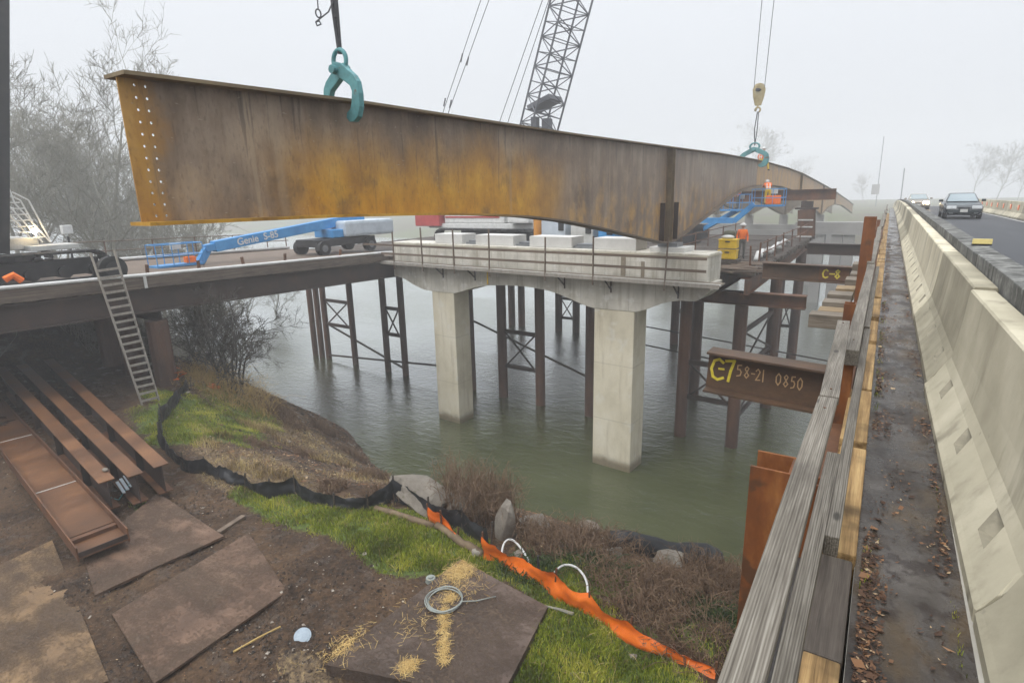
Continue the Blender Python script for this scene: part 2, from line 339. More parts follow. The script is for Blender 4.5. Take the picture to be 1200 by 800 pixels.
def flange_mat():
    t = NT('near_bottom_flange_steel'); x, y, z = t.xyz(); n = t.noise(.9, 6); f = t.noise(14, 5, (1, .5, 1))
    o_ = t.ramp(n, [(.3, (.2, .1, .016)), (.5, (.46, .25, .03)), (.7, (.58, .34, .05))]); b_ = t.ramp(n, [(.3, (.085, .06, .042)), (.55, (.14, .105, .075)), (.75, (.2, .15, .1))])
    col = t.mix(t.mapr(t.math('ADD', y, t.math('MULTIPLY', n, 3)), -14, -9), o_, b_); col = t.mix(t.mapr(f, .5, .75, 0, .4), col, (.07, .045, .025)); t.bump(f, .2, .01); return t.fin(col, .6)
M['flange_orange'] = flange_mat()
def column_mat():
    t = NT('column_concrete'); x, y, z = t.xyz(); n = t.noise(.6, 6, (1, 1, .6)); f = t.noise(16, 5); st = t.noise(2.6, 6, (1, 1, .1)); bl = t.noise(1.5, 5)
    col = t.ramp(n, [(.3, (.44, .395, .29)), (.5, (.58, .53, .405)), (.7, (.67, .63, .52))]); col = t.mix(t.mapr(st, .5, .72, 0, .5), col, (.3, .245, .16)); col = t.mix(t.mapr(bl, .58, .66, 0, .35), col, (.64, .63, .58))
    zz = t.math('ADD', z, t.math('MULTIPLY', n, .03))
    for k in (4.55, 7.3): col = t.mix(t.math('MULTIPLY', t.mapr(t.math('ABSOLUTE', t.math('SUBTRACT', zz, k)), .035, .0), .4), col, (.26, .23, .17))
    col = t.mix(t.mapr(t.math('ADD', z, t.math('MULTIPLY', bl, .5)), 3.0, 2.5, 0, .85), col, (.13, .1, .055)); col = t.mix(t.mapr(f, .55, .75, 0, .25), col, (.3, .27, .2))
    t.bump(f, .15, .01); return t.fin(col, .85)
M['column'] = column_mat()
def cap_mat():
    t = NT('formed_cap_concrete'); x, y, z = t.xyz(); n = t.noise(1.0, 6, (1, 1, .6)); f = t.noise(16, 5); st = t.noise(2.4, 6, (1, 1, .09)); bl = t.noise(2.2, 6)
    col = t.ramp(n, [(.3, (.37, .35, .3)), (.5, (.5, .475, .41)), (.7, (.61, .585, .52))]); col = t.mix(t.mapr(st, .48, .68, 0, .6), col, (.25, .215, .155)); col = t.mix(t.mapr(bl, .56, .66, 0, .5), col, (.66, .65, .61))
    fr = t.math('ABSOLUTE', t.math('SUBTRACT', t.math('FRACT', t.math('MULTIPLY', t.math('ADD', x, 40.0), .82)), .5)); col = t.mix(t.math('MULTIPLY', t.mapr(fr, .018, .004), .45), col, (.2, .18, .14))
    hz_ = t.math('ABSOLUTE', t.math('SUBTRACT', t.math('FRACT', t.math('MULTIPLY', z, 1.7)), .5)); col = t.mix(t.math('MULTIPLY', t.mapr(hz_, .03, .005), .25), col, (.24, .22, .17))
    col = t.mix(t.mapr(f, .55, .75, 0, .3), col, (.27, .25, .2)); t.bump(f, .15, .01); return t.fin(col, .88)
M['cap'] = cap_mat()
def barrier_mat():
    t = NT('barrier_concrete'); n = t.noise(1.3, 6); f = t.noise(30, 4); st = t.noise(3.2, 5, (1.2, 1.0, .12)); x, y, z = t.xyz()
    tone = t.n('ShaderNodeMapRange'); t.l(t.rand, tone.inputs[0]); tone.inputs[3].default_value = 0; tone.inputs[4].default_value = 1
    light = t.ramp(n, [(.3, (.46, .415, .3)), (.55, (.58, .53, .395)), (.75, (.66, .61, .47))]); dark = t.ramp(n, [(.3, (.21, .19, .135)), (.55, (.32, .29, .21)), (.75, (.43, .39, .29))])
    col = t.mix(t.mapr(tone.outputs[0], .35, .75), light, dark)
    col = t.mix(t.mapr(st, .52, .72, 0, .55), col, (.15, .13, .095)); col = t.mix(t.mapr(t.noise(9, 3), .68, .74, 0, .5), col, (.2, .18, .14))
    col = t.mix(t.math('MULTIPLY', t.mapr(t.noise(4, 5), .5, .7), t.mapr(z, .2, .0)), col, (.09, .075, .05))
    t.bump(f, .2, .006); return t.fin(col, .88)
M['barrier'] = barrier_mat()
def parapet_mat():
    t = NT('lichen_parapet_concrete'); n = t.noise(2.5, 7); f = t.noise(28, 5, rough=.75); st = t.noise(5, 5, (1, 1, .12)); v = t.noise(7, 6)
    col = t.ramp(n, [(.3, (.05, .05, .046)), (.5, (.13, .13, .12)), (.7, (.27, .27, .25))]); col = t.mix(t.mapr(st, .46, .64, 0, .8), col, (.035, .033, .03))
    col = t.mix(t.mapr(v, .58, .68, 0, .6), col, (.36, .36, .33)); col = t.mix(t.mapr(f, .45, .7, 0, .6), col, (.05, .048, .042))
    t.bump(f, .5, .012); return t.fin(col, .92)
M['parapet'] = parapet_mat()
def walkway_mat():
    t = NT('wet_dirty_walkway'); n = t.noise(1.6, 6, dist=.4); f = t.noise(35, 5, rough=.7); p = t.noise(3.5, 5, (1, .5, 1)); d = t.noise(9, 6)
    col = t.ramp(n, [(.3, (.02, .016, .013)), (.5, (.045, .037, .03)), (.68, (.09, .077, .066))])
    col = t.mix(t.mapr(d, .48, .62, 0, .9), col, (.02, .012, .008)); col = t.mix(t.mapr(p, .48, .66, 0, .75), col, (.07, .045, .02))
    col = t.mix(t.mapr(f, .64, .74, 0, .6), col, (.12, .1, .08))
    t.bump(t.math('ADD', f, t.math('MULTIPLY', d, 2)), .45, .012)
    return t.fin(col, t.mapr(t.noise(2.3, 5, (1, .6, 1)), .4, .62, .1, .6))
M['walk'] = walkway_mat()
def water_mat():
    t = NT('river_water'); n = t.noise(.28, 4, (1, 1.4, 1)); a = t.noise(1.5, 6, (1, 1.7, 1), .6, dist=.6); b = t.noise(5.0, 4, (1, 1.6, 1)); c = t.noise(.06, 3, (.5, 1.6, 1))
    col = t.ramp(n, [(.3, (.05, .056, .024)), (.7, (.072, .078, .038))]); amp = t.mapr(c, .35, .65, .3, 1.0)
    t.bump(t.math('MULTIPLY', t.math('ADD', a, t.math('MULTIPLY', b, .35)), amp), .6, .1); t.b.inputs['IOR'].default_value = 1.33; t.b.inputs['Specular IOR Level'].default_value = .5
    nrm = t.b.inputs['Normal'].links[0].from_socket; lw = t.n('ShaderNodeLayerWeight'); lw.inputs['Blend'].default_value = .5; t.l(nrm, lw.inputs['Normal'])
    gl = t.n('ShaderNodeBsdfGlossy'); gl.inputs['Roughness'].default_value = .06; gl.inputs['Color'].default_value = (.92, .95, .96, 1); t.l(nrm, gl.inputs['Normal'])
    mx_ = t.n('ShaderNodeMixShader'); t.l(t.mapr(lw.outputs['Facing'], .54, .97, 0, .95), mx_.inputs[0]); t.l(t.b.outputs[0], mx_.inputs[1]); t.l(gl.outputs[0], mx_.inputs[2]); t.l(mx_.outputs[0], t.t.nodes['Material Output'].inputs['Surface'])
    return t.fin(col, .08)
M['water'] = water_mat()
def ground_mat():
    t = NT('muddy_ground'); n = t.noise(.9, 7, rough=.65); f = t.noise(11, 7, rough=.7); g = t.attr('grass'); s = t.attr('straw'); w = t.noise(2.6, 5); lit = t.noise(26, 3, rough=.5)
    mud = t.ramp(t.math('ADD', t.math('MULTIPLY', n, .5), t.math('MULTIPLY', f, .5)), [(.36, (.013, .007, .004)), (.48, (.05, .028, .014)), (.6, (.1, .058, .03)), (.74, (.185, .115, .062))])
    mud = t.mix(t.mapr(t.noise(38, 2, rough=.4), .73, .76), mud, (.34, .3, .25))
    gr = t.ramp(f, [(.35, (.04, .05, .012)), (.55, (.085, .12, .02)), (.7, (.14, .17, .035))])
    sr = t.ramp(f, [(.35, (.06, .04, .024)), (.52, (.13, .09, .052)), (.64, (.24, .17, .085)), (.74, (.38, .29, .15))])
    ed = t.math('MULTIPLY', t.math('SUBTRACT', t.math('ADD', t.math('MULTIPLY', f, .5), t.math('MULTIPLY', t.noise(1.8, 6), .5)), .5), 2.6)
    col = t.mix(t.mapr(t.math('ADD', s, ed), .3, .7), mud, sr); col = t.mix(t.mapr(t.math('ADD', g, ed), .3, .65), col, gr)
    wet = t.math('MULTIPLY', t.mapr(w, .5, .68), t.mapr(g, .5, .1))
    col = t.mix(t.math('MULTIPLY', wet, .45), col, (.05, .034, .022))
    t.bump(t.math('ADD', f, t.math('MULTIPLY', lit, .4)), .9, .06)
    return t.fin(col, t.mapr(wet, 0, 1, .88, .3))
M['ground'] = ground_mat()
def mud_plate_mat(name, c0, c1, c2):
    t = NT(name); n = t.noise(.9, 7, rough=.62); f = t.noise(17, 7, rough=.72); m = t.noise(.8, 9, (1, 1.5, 1), .66); st = t.noise(2.2, 7, (.25, 2.2, 1), .7)
    col = t.ramp(n, [(.3, c0), (.5, c1), (.7, c2)]); k = t.mapr(t.math('ADD', m, t.math('MULTIPLY', t.math('SUBTRACT', f, .5), .55)), .4, .62)
    mud = t.ramp(f, [(.35, (.03, .02, .014)), (.55, (.085, .057, .038)), (.7, (.15, .105, .07))])
    col = t.mix(t.mapr(st, .5, .7, 0, .5), col, c0); col = t.mix(t.math('MULTIPLY', k, .85), col, mud); col = t.mix(t.mapr(f, .52, .72, 0, .4), col, (.06, .042, .028))
    t.bump(t.math('ADD', t.math('MULTIPLY', f, .4), t.math('MULTIPLY', k, t.math('ADD', f, .5))), .7, .04)
    return t.fin(col, t.mapr(k, 0, 1, .5, .9))
M['plate'] = mud_plate_mat('muddy_steel_plate', (.09, .055, .03), (.18, .113, .058), (.27, .17, .075))
M['plate2'] = mud_plate_mat('muddy_brown_plate', (.07, .04, .024), (.135, .08, .05), (.205, .13, .085))
M['mat'] = mud_plate_mat('dirty_timber_mat', (.05, .034, .025), (.088, .06, .045), (.13, .092, .07))
def blade_mat(name, stops):
    t = NT(name); a = t.attr('tint'); return t.fin(t.ramp(a, stops), .75)
M['grass'] = blade_mat('grass_blades', [(0, (.055, .07, .004)), (.5, (.18, .23, .01)), (1, (.42, .4, .055))])
M['dry'] = blade_mat('dry_grass_blades', [(0, (.08, .05, .022)), (.5, (.26, .18, .07)), (1, (.5, .4, .18))])
M['litter'] = blade_mat('dead_leaves', [(0, (.035, .018, .011)), (.5, (.1, .05, .026)), (.85, (.22, .11, .05)), (1, (.4, .3, .18))])
M['clod'] = blade_mat('mud_clods', [(0, (.018, .012, .008)), (.6, (.045, .03, .02)), (.93, (.085, .058, .038)), (1, (.4, .36, .3))])
M['chalk_y'] = pm('yellow_paint_marking', (.5, .4, .03), (.75, .62, .06), None, 20, bump=.1)
M['chalk_t'] = pm('tan_chalk_marking', (.4, .25, .12), (.5, .33, .17), None, 20, bump=.1)

# ---------------------------------------------------------------- light and air
wd = bpy.data.worlds.new('World'); S.world = wd; wd.use_nodes = True
wt = wd.node_tree; bg = wt.nodes['Background']
sky = wt.nodes.new('ShaderNodeTexSky'); sky.sky_type = 'NISHITA'; sky.sun_disc = False
SUN_EL, SUN_AZ = rad(52), rad(-160)
sky.sun_elevation = SUN_EL; sky.sun_rotation = SUN_AZ; sky.air_density = 1; sky.dust_density = 4
hs = wt.nodes.new('ShaderNodeHueSaturation'); hs.inputs['Saturation'].default_value = .12
mx = wt.nodes.new('ShaderNodeMix'); mx.data_type = 'RGBA'; mx.inputs[0].default_value = .82; mx.inputs[7].default_value = (9.5, 9.9, 10.5, 1)   # cloud cover
wt.links.new(sky.outputs[0], hs.inputs['Color']); wt.links.new(hs.outputs[0], mx.inputs[6]); 
tcw = wt.nodes.new('ShaderNodeTexCoord'); sxw = wt.nodes.new('ShaderNodeSeparateXYZ'); wt.links.new(tcw.outputs['Generated'], sxw.inputs[0])     # overcast dome: brighter overhead than at the horizon
def skyrange(a, b, c, d):
    q = wt.nodes.new('ShaderNodeMapRange'); q.interpolation_type = 'SMOOTHSTEP'; wt.links.new(sxw.outputs['Z'], q.inputs[0])
    for i_, v_ in enumerate((a, b, c, d)): q.inputs[i_+1].default_value = v_
    return q
m1w, m2w = skyrange(.0, .5, .7, .9), skyrange(.45, 1.0, 0, 1.8); mrw = wt.nodes.new('ShaderNodeMath'); mrw.operation = 'ADD'; wt.links.new(m1w.outputs[0], mrw.inputs[0]); wt.links.new(m2w.outputs[0], mrw.inputs[1])
mlw = wt.nodes.new('ShaderNodeMix'); mlw.data_type = 'RGBA'; mlw.blend_type = 'MULTIPLY'; mlw.inputs[0].default_value = 1; wt.links.new(mx.outputs[2], mlw.inputs[6]); wt.links.new(mrw.outputs[0], mlw.inputs[7]); wt.links.new(mlw.outputs[2], bg.inputs['Color'])
bg.inputs['Strength'].default_value = .1
sl = bpy.data.lights.new('sun', 'SUN'); so = bpy.data.objects.new('sun', sl); COL.objects.link(so)
sl.energy = 1.3; sl.angle = rad(40); sl.color = (1, .97, .93)
sd = Vector((math.sin(SUN_AZ)*math.cos(SUN_EL), math.cos(SUN_AZ)*math.cos(SUN_EL), math.sin(SUN_EL)))
so.rotation_euler = sd.to_track_quat('Z', 'Y').to_euler(); so.location = (0, 0, 60)
S.view_settings.view_transform = 'Standard'; S.view_settings.look = 'None'; S.view_settings.exposure = 0.3; S.view_settings.gamma = 1
S.render.engine = 'CYCLES'; C = S.cycles
C.use_denoising = True
try: C.denoiser = 'OPENIMAGEDENOISE'
except Exception: pass
C.max_bounces = 6; C.diffuse_bounces = 3; C.glossy_bounces = 3; C.transmission_bounces = 2; C.volume_bounces = 1; C.transparent_max_bounces = 8
C.sample_clamp_indirect = 6; C.caustics_reflective = False; C.caustics_refractive = False
hm = bpy.data.materials.new('haze_air'); hm.use_nodes = True; ht = hm.node_tree; ht.nodes.remove(ht.nodes['Principled BSDF'])
pv = ht.nodes.new('ShaderNodeVolumePrincipled'); pv.inputs['Color'].default_value = (.95, .955, .965, 1); pv.inputs['Density'].default_value = .0027; pv.inputs['Anisotropy'].default_value = .2
ht.links.new(pv.outputs[0], ht.nodes['Material Output'].inputs['Volume'])
hz = MB().bb((-330, -70, -15.2), (330, 430, 31)).build('haze', hm); tag(hz, 'pale river fog filling the air over the whole site', 'fog', kind='stuff')

# ---------------------------------------------------------------- ground, water
def blob(px, py, rx, ry, s=1): p = gp(px, py); return (p.x, p.y, rx, ry, s)
GR = [blob(235, 495, 2.2, 1.7), blob(285, 480, 1.8, 1.2, .8), blob(215, 505, 1.0, 1.0), blob(345, 600, 1.5, .6), blob(410, 612, 1.3, .7), blob(300, 582, .8, .4, .9), blob(480, 630, 1.3, .8, 1.2), blob(465, 650, .9, .6, 1.1), blob(520, 645, 1.0, .8, 1.2), blob(455, 605, .6, .3),
      blob(555, 662, .8, .5), blob(640, 680, .9, .5, .9), blob(690, 672, .9, .5, .9), blob(655, 735, 1.0, .9, 1.2), blob(700, 780, 1.3, .8, 1.2), blob(630, 790, .8, .6, 1.2), blob(760, 790, .8, .5, .9), blob(740, 755, .5, .4, .8),
      blob(465, 560, .5, .3, .9), blob(850, 720, .6, .4, .6), blob(185, 463, .8, .5, .8), blob(170, 595, .5, .2, .7), blob(260, 450, 1.2, .5, .7), blob(225, 470, 1, .4, .6), blob(820, 745, .5, .4, .5)]
ST = [blob(330, 500, 2.8, 1.7, .8), blob(300, 545, 2.6, .9, 1), blob(420, 560, 1.6, .6, .8), blob(260, 562, 1.2, .3, 1), blob(420, 590, .6, .2, 1), blob(380, 530, 2, 1.2, .6), blob(360, 578, .8, .3, .8), blob(260, 465, 2.2, 1.0, .8), blob(790, 700, 1.6, 1.2, .35), blob(640, 650, 1.2, 1, .4),
      blob(300, 462, 1.2, 1.0, .7), blob(365, 790, .7, .35, .7)]
def field(L, x, y):
    v = 0
    for cx, cy, rx, ry, s in L:
        d = ((x-cx)/rx)**2+((y-cy)/ry)**2
        if d < 3: v = max(v, s*(1-sstep(.2, 2.2, d)))
    return v
def axis(pairs):
    out = []
    for a, b, st in pairs:
        n = max(1, int(round((b-a)/st))); out += [a+(b-a)*i/n for i in range(n)]
    return out+[pairs[-1][1]]
xs = axis([(-325, -120, 12), (-120, -50, 3), (-50, -26, .5), (-26, 1, .11), (1, 10, .5), (10, 60, 3), (60, 325, 14)])
ys = axis([(-68, -5, 4), (-5, 1.5, .6), (1.5, 13, .11), (13, 20.5, .2), (20.5, 40, 1.2), (40, 130, 6), (130, 428, 11)])
nx, ny = len(xs), len(ys)
vs = [(x, y, terr(x, y)) for x in xs for y in ys]
me = bpy.data.meshes.new('ground')
me.from_pydata(vs, [], [(i*ny+j, (i+1)*ny+j, (i+1)*ny+j+1, i*ny+j+1) for i in range(nx-1) for j in range(ny-1)])
for nm, L in (('grass', GR), ('straw', ST)):
    a = me.attributes.new(nm, 'FLOAT', 'POINT')
    def gv(x, y):
        v = field(L, x, y) if -45 < x < 6 and 0 < y < 22 else 0
        if nm == 'grass' and (y > 150 or x < -40): v = max(v, .45+.3*noise.noise(Vector((x*.1, y*.1, 0))))
        if nm == 'straw' and y > terr_c(x)+.5 and y < lerp_tab(SHORE, x)+1: v = max(v, .3+.25*noise.noise(Vector((x*.6, y*.6, 1))))
        return v
    def terr_c(x): return lerp_tab(CREST, x)
    a.data.foreach_set('value', [gv(x, y) for x, y, z in vs])
me.materials.append(M['ground']); me.polygons.foreach_set('use_smooth', [True]*len(me.polygons)); me.update()
go = bpy.data.objects.new('ground', me); COL.objects.link(go); tag(go, 'brown muddy riverbank sloping down to the water', None, kind='structure')
wb = MB(); wb.add([(-326, 12, WZ), (326, 12, WZ), (326, 190, WZ), (-326, 190, WZ)], [(0, 1, 2, 3)])
tag(wb.build('river_water', M['water'], fix=False), 'calm green river under the bridge', kind='structure')

def blades(name, mat, pts, label, cat, hfn, wfn, lean=.5, droop=0):
    V, Fc, T = [], [], []
    for x, y, z, k in pts:
        h, w = hfn(k), wfn(k); a = R.uniform(0, 6.283); l = R.uniform(0, lean)*h; b = R.uniform(0, 6.283)
        dx, dy = math.cos(a)*w/2, math.sin(a)*w/2; lx, ly = math.cos(b)*l, math.sin(b)*l; o = len(V)
        V += [(x-dx, y-dy, z-.02), (x+dx, y+dy, z-.02), (x+lx*.4+dx*.7, y+ly*.4+dy*.7, z+h*.6), (x+lx*.4-dx*.7, y+ly*.4-dy*.7, z+h*.6), (x+lx, y+ly, z+h*(1-droop*R.random()))]
        Fc += [(o, o+1, o+2, o+3), (o+3, o+2, o+4)]; T += [min(1, max(0, R.gauss(.48, .2)+.9*noise.noise(Vector((x*1.3, y*1.3, 8)))))]*5
    m = bpy.data.meshes.new(name); m.from_pydata(V, [], Fc); at = m.attributes.new('tint', 'FLOAT', 'POINT'); at.data.foreach_set('value', T); m.materials.append(mat)
    o = bpy.data.objects.new(name, m); COL.objects.link(o); return tag(o, label, cat, kind='stuff')
def scatter(L, n, thr=.12):
    tot = sum(l[2]*l[3]*l[4] for l in L); out = []
    for cx, cy, rx, ry, s in L:
        for _ in range(int(n*rx*ry*s/tot)):
            r = 1.45*math.sqrt(R.random()); a = R.uniform(0, 6.283); x, y = cx+rx*r*math.cos(a), cy+ry*r*math.sin(a); f = field(L, x, y)
            f += .9*noise.noise(Vector((x*1.5, y*1.5, 2)))+.5*noise.noise(Vector((x*4, y*4, 2)))
            if f > thr+R.random()*.5: out.append((x, y, terr(x, y), min(1, f)))
    return out
blades('grass', M['grass'], scatter(GR, 80000, .22), 'short bright green grass growing in patches on the mud', 'grass', lambda k: R.uniform(.04, .11)*(.6+.6*k), lambda k: R.uniform(.008, .02), .9)
blades('dry_grass', M['dry'], scatter(ST, 26000, .3)+scatter(GR, 6000, .2), 'straw coloured dry grass lying over the bank', 'dry grass', lambda k: R.uniform(.03, .22)*R.uniform(.3, 1), lambda k: R.uniform(.007, .016), 2.2, .5)
TF = [blob(px, py, rx, ry, 1) for px, py, rx, ry in ((245, 520, .5, .3), (262, 512, .4, .3), (290, 500, .5, .4), (310, 505, .6, .4), (330, 520, .4, .3), (300, 475, .6, .4), (350, 500, .4, .3), (375, 540, .5, .3), (305, 555, .6, .25), (420, 560, .4, .25), (340, 560, .5, .25), (270, 545, .5, .25), (235, 505, .4, .3), (400, 545, .3, .3))]
blades('tall_dry_grass', M['dry'], scatter(TF, 5200, .45), 'tufts of long pale dead grass on the river bank', 'dry grass', lambda k: R.uniform(.12, .42), lambda k: R.uniform(.008, .016), .9, .3)
def leaf_bits(name, pts, label, s0, s1):
    V, Fc, T = [], [], []
    for x, y in pts:
        q = R.uniform(s0, s1)*(1 if R.random() > .07 else 2); a = R.uniform(0, 6.28); o = len(V); z = terr(x, y)+.015; dx, dy = math.cos(a)*q, math.sin(a)*q; k = R.uniform(.25, .7)
        V += [(x-dx, y-dy, z+R.uniform(0, .03)), (x+dy*k, y-dx*k, z+R.uniform(0, .02)), (x+dx, y+dy, z+R.uniform(0, .04)), (x-dy*k, y+dx*k, z+R.uniform(0, .02))]; Fc.append((o, o+1, o+2, o+3)); T += [R.random()**1.2]*4
    m = bpy.data.meshes.new(name); m.from_pydata(V, [], Fc); at = m.attributes.new('tint', 'FLOAT', 'POINT'); at.data.foreach_set('value', T); m.materials.append(M['litter'])
    o = bpy.data.objects.new(name, m); COL.objects.link(o); return tag(o, label, 'leaves', kind='stuff')
bp = []
while len(bp) < 9000:
    x = R.uniform(-31, -2); t_ = R.random(); y = lerp_tab(CREST, x)*(1-t_)+lerp_tab(SHORE, x)*t_
    if noise.noise(Vector((x*.9, y*.9, 21)))+.3 > R.random()*.7: bp.append((x, y))
leaf_bits('bank_leaf_litter', bp, 'fallen leaves, twigs and pale debris scattered over the river bank', .02, .06)
leaf_bits('yard_debris', [(R.uniform(-20, -3), R.uniform(2.5, 10)) for _ in range(1500)], 'small pale bits of debris and leaves on the muddy yard', .008, .025)
# mud clods and stones: uncountable crumbs
def crumbs(name, mat, pts, label, cat):
    V, Fc, T = [], [], []
    for x, y, z, r in pts:
        o = len(V); a = R.uniform(0, 6.28); e = [R.uniform(.6, 1.2) for _ in range(6)]
        for k in range(4): V.append((x+r*e[k]*math.cos(a+k*1.57), y+r*e[k]*math.sin(a+k*1.57), z+R.uniform(-.1, .25)*r))
        V += [(x, y, z+r*.75*e[4]), (x, y, z-r*.5)]
        Fc += [(o+k, o+(k+1) % 4, o+4) for k in range(4)]+[(o+(k+1) % 4, o+k, o+5) for k in range(4)]; T += [R.random()**1.3]*6
    m = bpy.data.meshes.new(name); m.from_pydata(V, [], Fc); at = m.attributes.new('tint', 'FLOAT', 'POINT'); at.data.foreach_set('value', T); m.materials.append(mat)
    o = bpy.data.objects.new(name, m); COL.objects.link(o); return tag(o, label, cat, kind='stuff')
cl = []
for _ in range(1500):
    x = R.uniform(-30, -9); t_ = R.random(); y = lerp_tab(CREST, x)*(1-t_)+lerp_tab(SHORE, x)*t_; cl.append((x, y, terr(x, y), R.uniform(.02, .06)*(1 if R.random() > .06 else 2.2)))
for px, py, r, n in [(352, 690, 1.1, 700), (330, 760, .9, 350), (250, 580, 1.5, 500), (420, 690, 1.8, 500), (110, 690, .9, 350), (290, 745, .9, 400), (230, 730, .8, 250), (180, 625, 1.2, 450), (230, 650, .8, 200), (40, 600, 1.5, 250), (150, 790, .8, 200), (240, 480, 3, 250), (330, 620, 1.6, 300), (400, 760, .8, 250), (420, 500, 3, 900), (480, 720, 1.0, 200), (380, 540, 2.5, 700), (340, 510, 2.5, 500), (20, 560, 2, 350), (130, 560, 1.5, 250)]:
    c = gp(px, py)
    for _ in range(n):
        x, y = c.x+R.gauss(0, r*.5), c.y+R.gauss(0, r*.5)
        if 1.5 < y < 19: cl.append((x, y, terr(x, y), R.uniform(.008, .035)*(1 if R.random() > .08 else 1.9)))
crumbs('mud_clods', M['clod'], cl, 'loose crumbs of dark mud and small stones on the ground', 'mud')
sc = []
for px, py, r, n in [(540, 683, .26, 800), *[(521+2.5*math.sin(q*1.9), 728+4*q, .075, 34) for q in range(16)], (527, 715, .12, 120), (480, 795, .13, 260), (405, 765, .3, 260), (540, 700, .5, 160), (500, 735, .6, 120)]:
    c = gp(px, py)
    for _ in range(n):
        x, y = c.x+R.gauss(0, r*.55), c.y+R.gauss(0, r*.75); sc.append((x, y, 0, max(0, .08*math.exp(-((x-c.x)**2+(y-c.y)**2)/(r*r)) if n > 800 else .015), R.uniform(.06, .2)))
# ---------------------------------------------------------------- steel plates and timber mats on the mud
def slab(name, px4, th, top, mat, label, cat, bevel=.012, holes=0, group=None, z=None):
    P = [gp(*p) for p in px4]; c = sum(P, Vector())/len(P); zz = z if z is not None else sum(p.z for p in P)/len(P)+top
    g = MB(); n = 14; A, B, Cc, D = [Vector((p.x, p.y, 0)) for p in P]
    # a slightly warped sheet of real thickness
    def f(u, v, k): q = A.lerp(B, u).lerp(D.lerp(Cc, u), v); return Vector((q.x, q.y, zz+.02*noise.noise(Vector((q.x*.5, q.y*.5, 4)))-k))
    for k in (0, th): g.grid(n, n, lambda u, v: f(u, v, k))
    for e in (lambda t, k: f(t, 0, k), lambda t, k: f(1, t, k), lambda t, k: f(t, 1, k), lambda t, k: f(0, t, k)):
        g.grid(n, 1, lambda u, v: e(u, th*v))
    o = solo(g, name, mat, label, cat, group, loc=(c.x, c.y, zz-th)); return o, zz
slab('steel_plate', [(-60, 690), (62, 636), (128, 800), (-40, 860)], .05, .075, M['plate'], 'ochre muddy steel plate at the bottom left corner, partly cut by the frame', 'road plate')
slab('steel_plate', [(98, 652), (186, 583), (263, 632), (112, 700)], .06, .1, M['plate2'], 'brown muddy plate between the open end of the channel beam and the loose board', 'road plate')
slab('steel_plate', [(132, 722), (292, 628), (336, 690), (182, 806)], .05, .055, M['plate2'], 'smooth reddish brown plate beside the ridge of dark mud', 'road plate')
matob, MATZ = slab('timber_mat', [(383, 792), (540, 668), (642, 717), (585, 830)], .28, .2, M['mat'], 'thick dark timber crane mat strewn with straw', 'timber mat')
V, Fc, T = [], [], []
for x, y, _, dz, L in sc:
    a = R.uniform(0, 6.28); t = R.uniform(-.25, .25); d = Vector((math.cos(a)*L/2, math.sin(a)*L/2, t*L/2)); w = Vector((-math.sin(a), math.cos(a), 0))*.0028
    gz = MATZ if (-7.3 < x < -4.4 and 4.8 < y < 8.5) else terr(x, y)
    c = Vector((x, y, gz+.015+R.random()*dz)); o = len(V); V += [tuple(c-d-w), tuple(c-d+w), tuple(c+d+w), tuple(c+d-w)]; Fc.append((o, o+1, o+2, o+3)); T += [R.uniform(.5, 1)]*4
m = bpy.data.meshes.new('loose_straw'); m.from_pydata(V, [], Fc); a_ = m.attributes.new('tint', 'FLOAT', 'POINT'); a_.data.foreach_set('value', T); m.materials.append(blade_mat('straw_stalks', [(0, (.1, .06, .02)), (.6, (.34, .21, .065)), (1, (.58, .42, .17))]))
o = bpy.data.objects.new('loose_straw', m); COL.objects.link(o); tag(o, 'loose golden straw spilled over the timber mat', 'straw', kind='stuff')
# hose coil, lid, stick, board, small litter
c = at_z(521, 703, MATZ+.03); mb = MB()
for k in range(4):
    r = .33+.012*k; pts = [c+Vector((r*math.cos(t)*1.0, r*math.sin(t)*1.0, .012*k+.012*math.sin(3*t+k)))+Vector((.02*math.sin(k*2), .02*math.cos(k*3), 0)) for t in [i/28*6.283 for i in range(29)]]
    mb.tube(pts, .012, 5)
mb.tube([c+Vector((.3, .1, .03)), c+Vector((.55, .3, .01)), c+Vector((.8, .62, 0))], .012, 5)
solo(mb, 'hose_coil', M['hose'], 'coil of thin grey hose beside the straw on the timber mat', 'hose', loc=c, smooth=True)
c = gp(355, 748); mb = MB(); nv = Vector((.35, -.25, .9)).normalized(); c = c+Z3*.06; mb.tube([c-nv*.02, c+nv*.015], .155, 24); mb.tube([c+nv*.0152, c+nv*.022], [.13, .125], 24)
solo(mb, 'bucket_lid', M['lid'], 'small round pale blue lid lying in the mud', 'lid', loc=c)
c = gp(505, 682); mb = MB(); mb.tube([c, c+Vector((0, 0, .12))], [.12, .1], 14); mb.tube([c+Vector((0, 0, .12)), c+Vector((0, 0, .15))], [.06, .05], 10); solo(mb, 'pipe_end_plug', M['hose'], 'grey plastic pipe cap at the corner of the timber mat', 'cap', loc=c)
a, b = gp(274, 766, -.02), gp(329, 737, -.02); solo(MB().tube([a+Z3*.05, a.lerp(b, .5)+Z3*.07, b+Z3*.06], .022, 6), 'wooden_stick', M['straw'], 'pale wooden stick lying on the mud left of the lid', 'stick', loc=a)
a, b = gp(256, 626), gp(286, 607); solo(MB().bar(a+Z3*.05, b+Z3*.06, .14, .07), 'wooden_board', M['plank'], 'short muddy board poking out from under the brown plate', 'board', loc=a, bevel=.006)
a, b = gp(630, 711), gp(672, 722); solo(MB().tube([a+Z3*.06, a.lerp(b, .6)+Z3*.08, b+Z3*.05], [.02, .025, .04], 6), 'wooden_stick', M['bark'], 'grey stick in the grass below the orange fence', 'stick', loc=a)
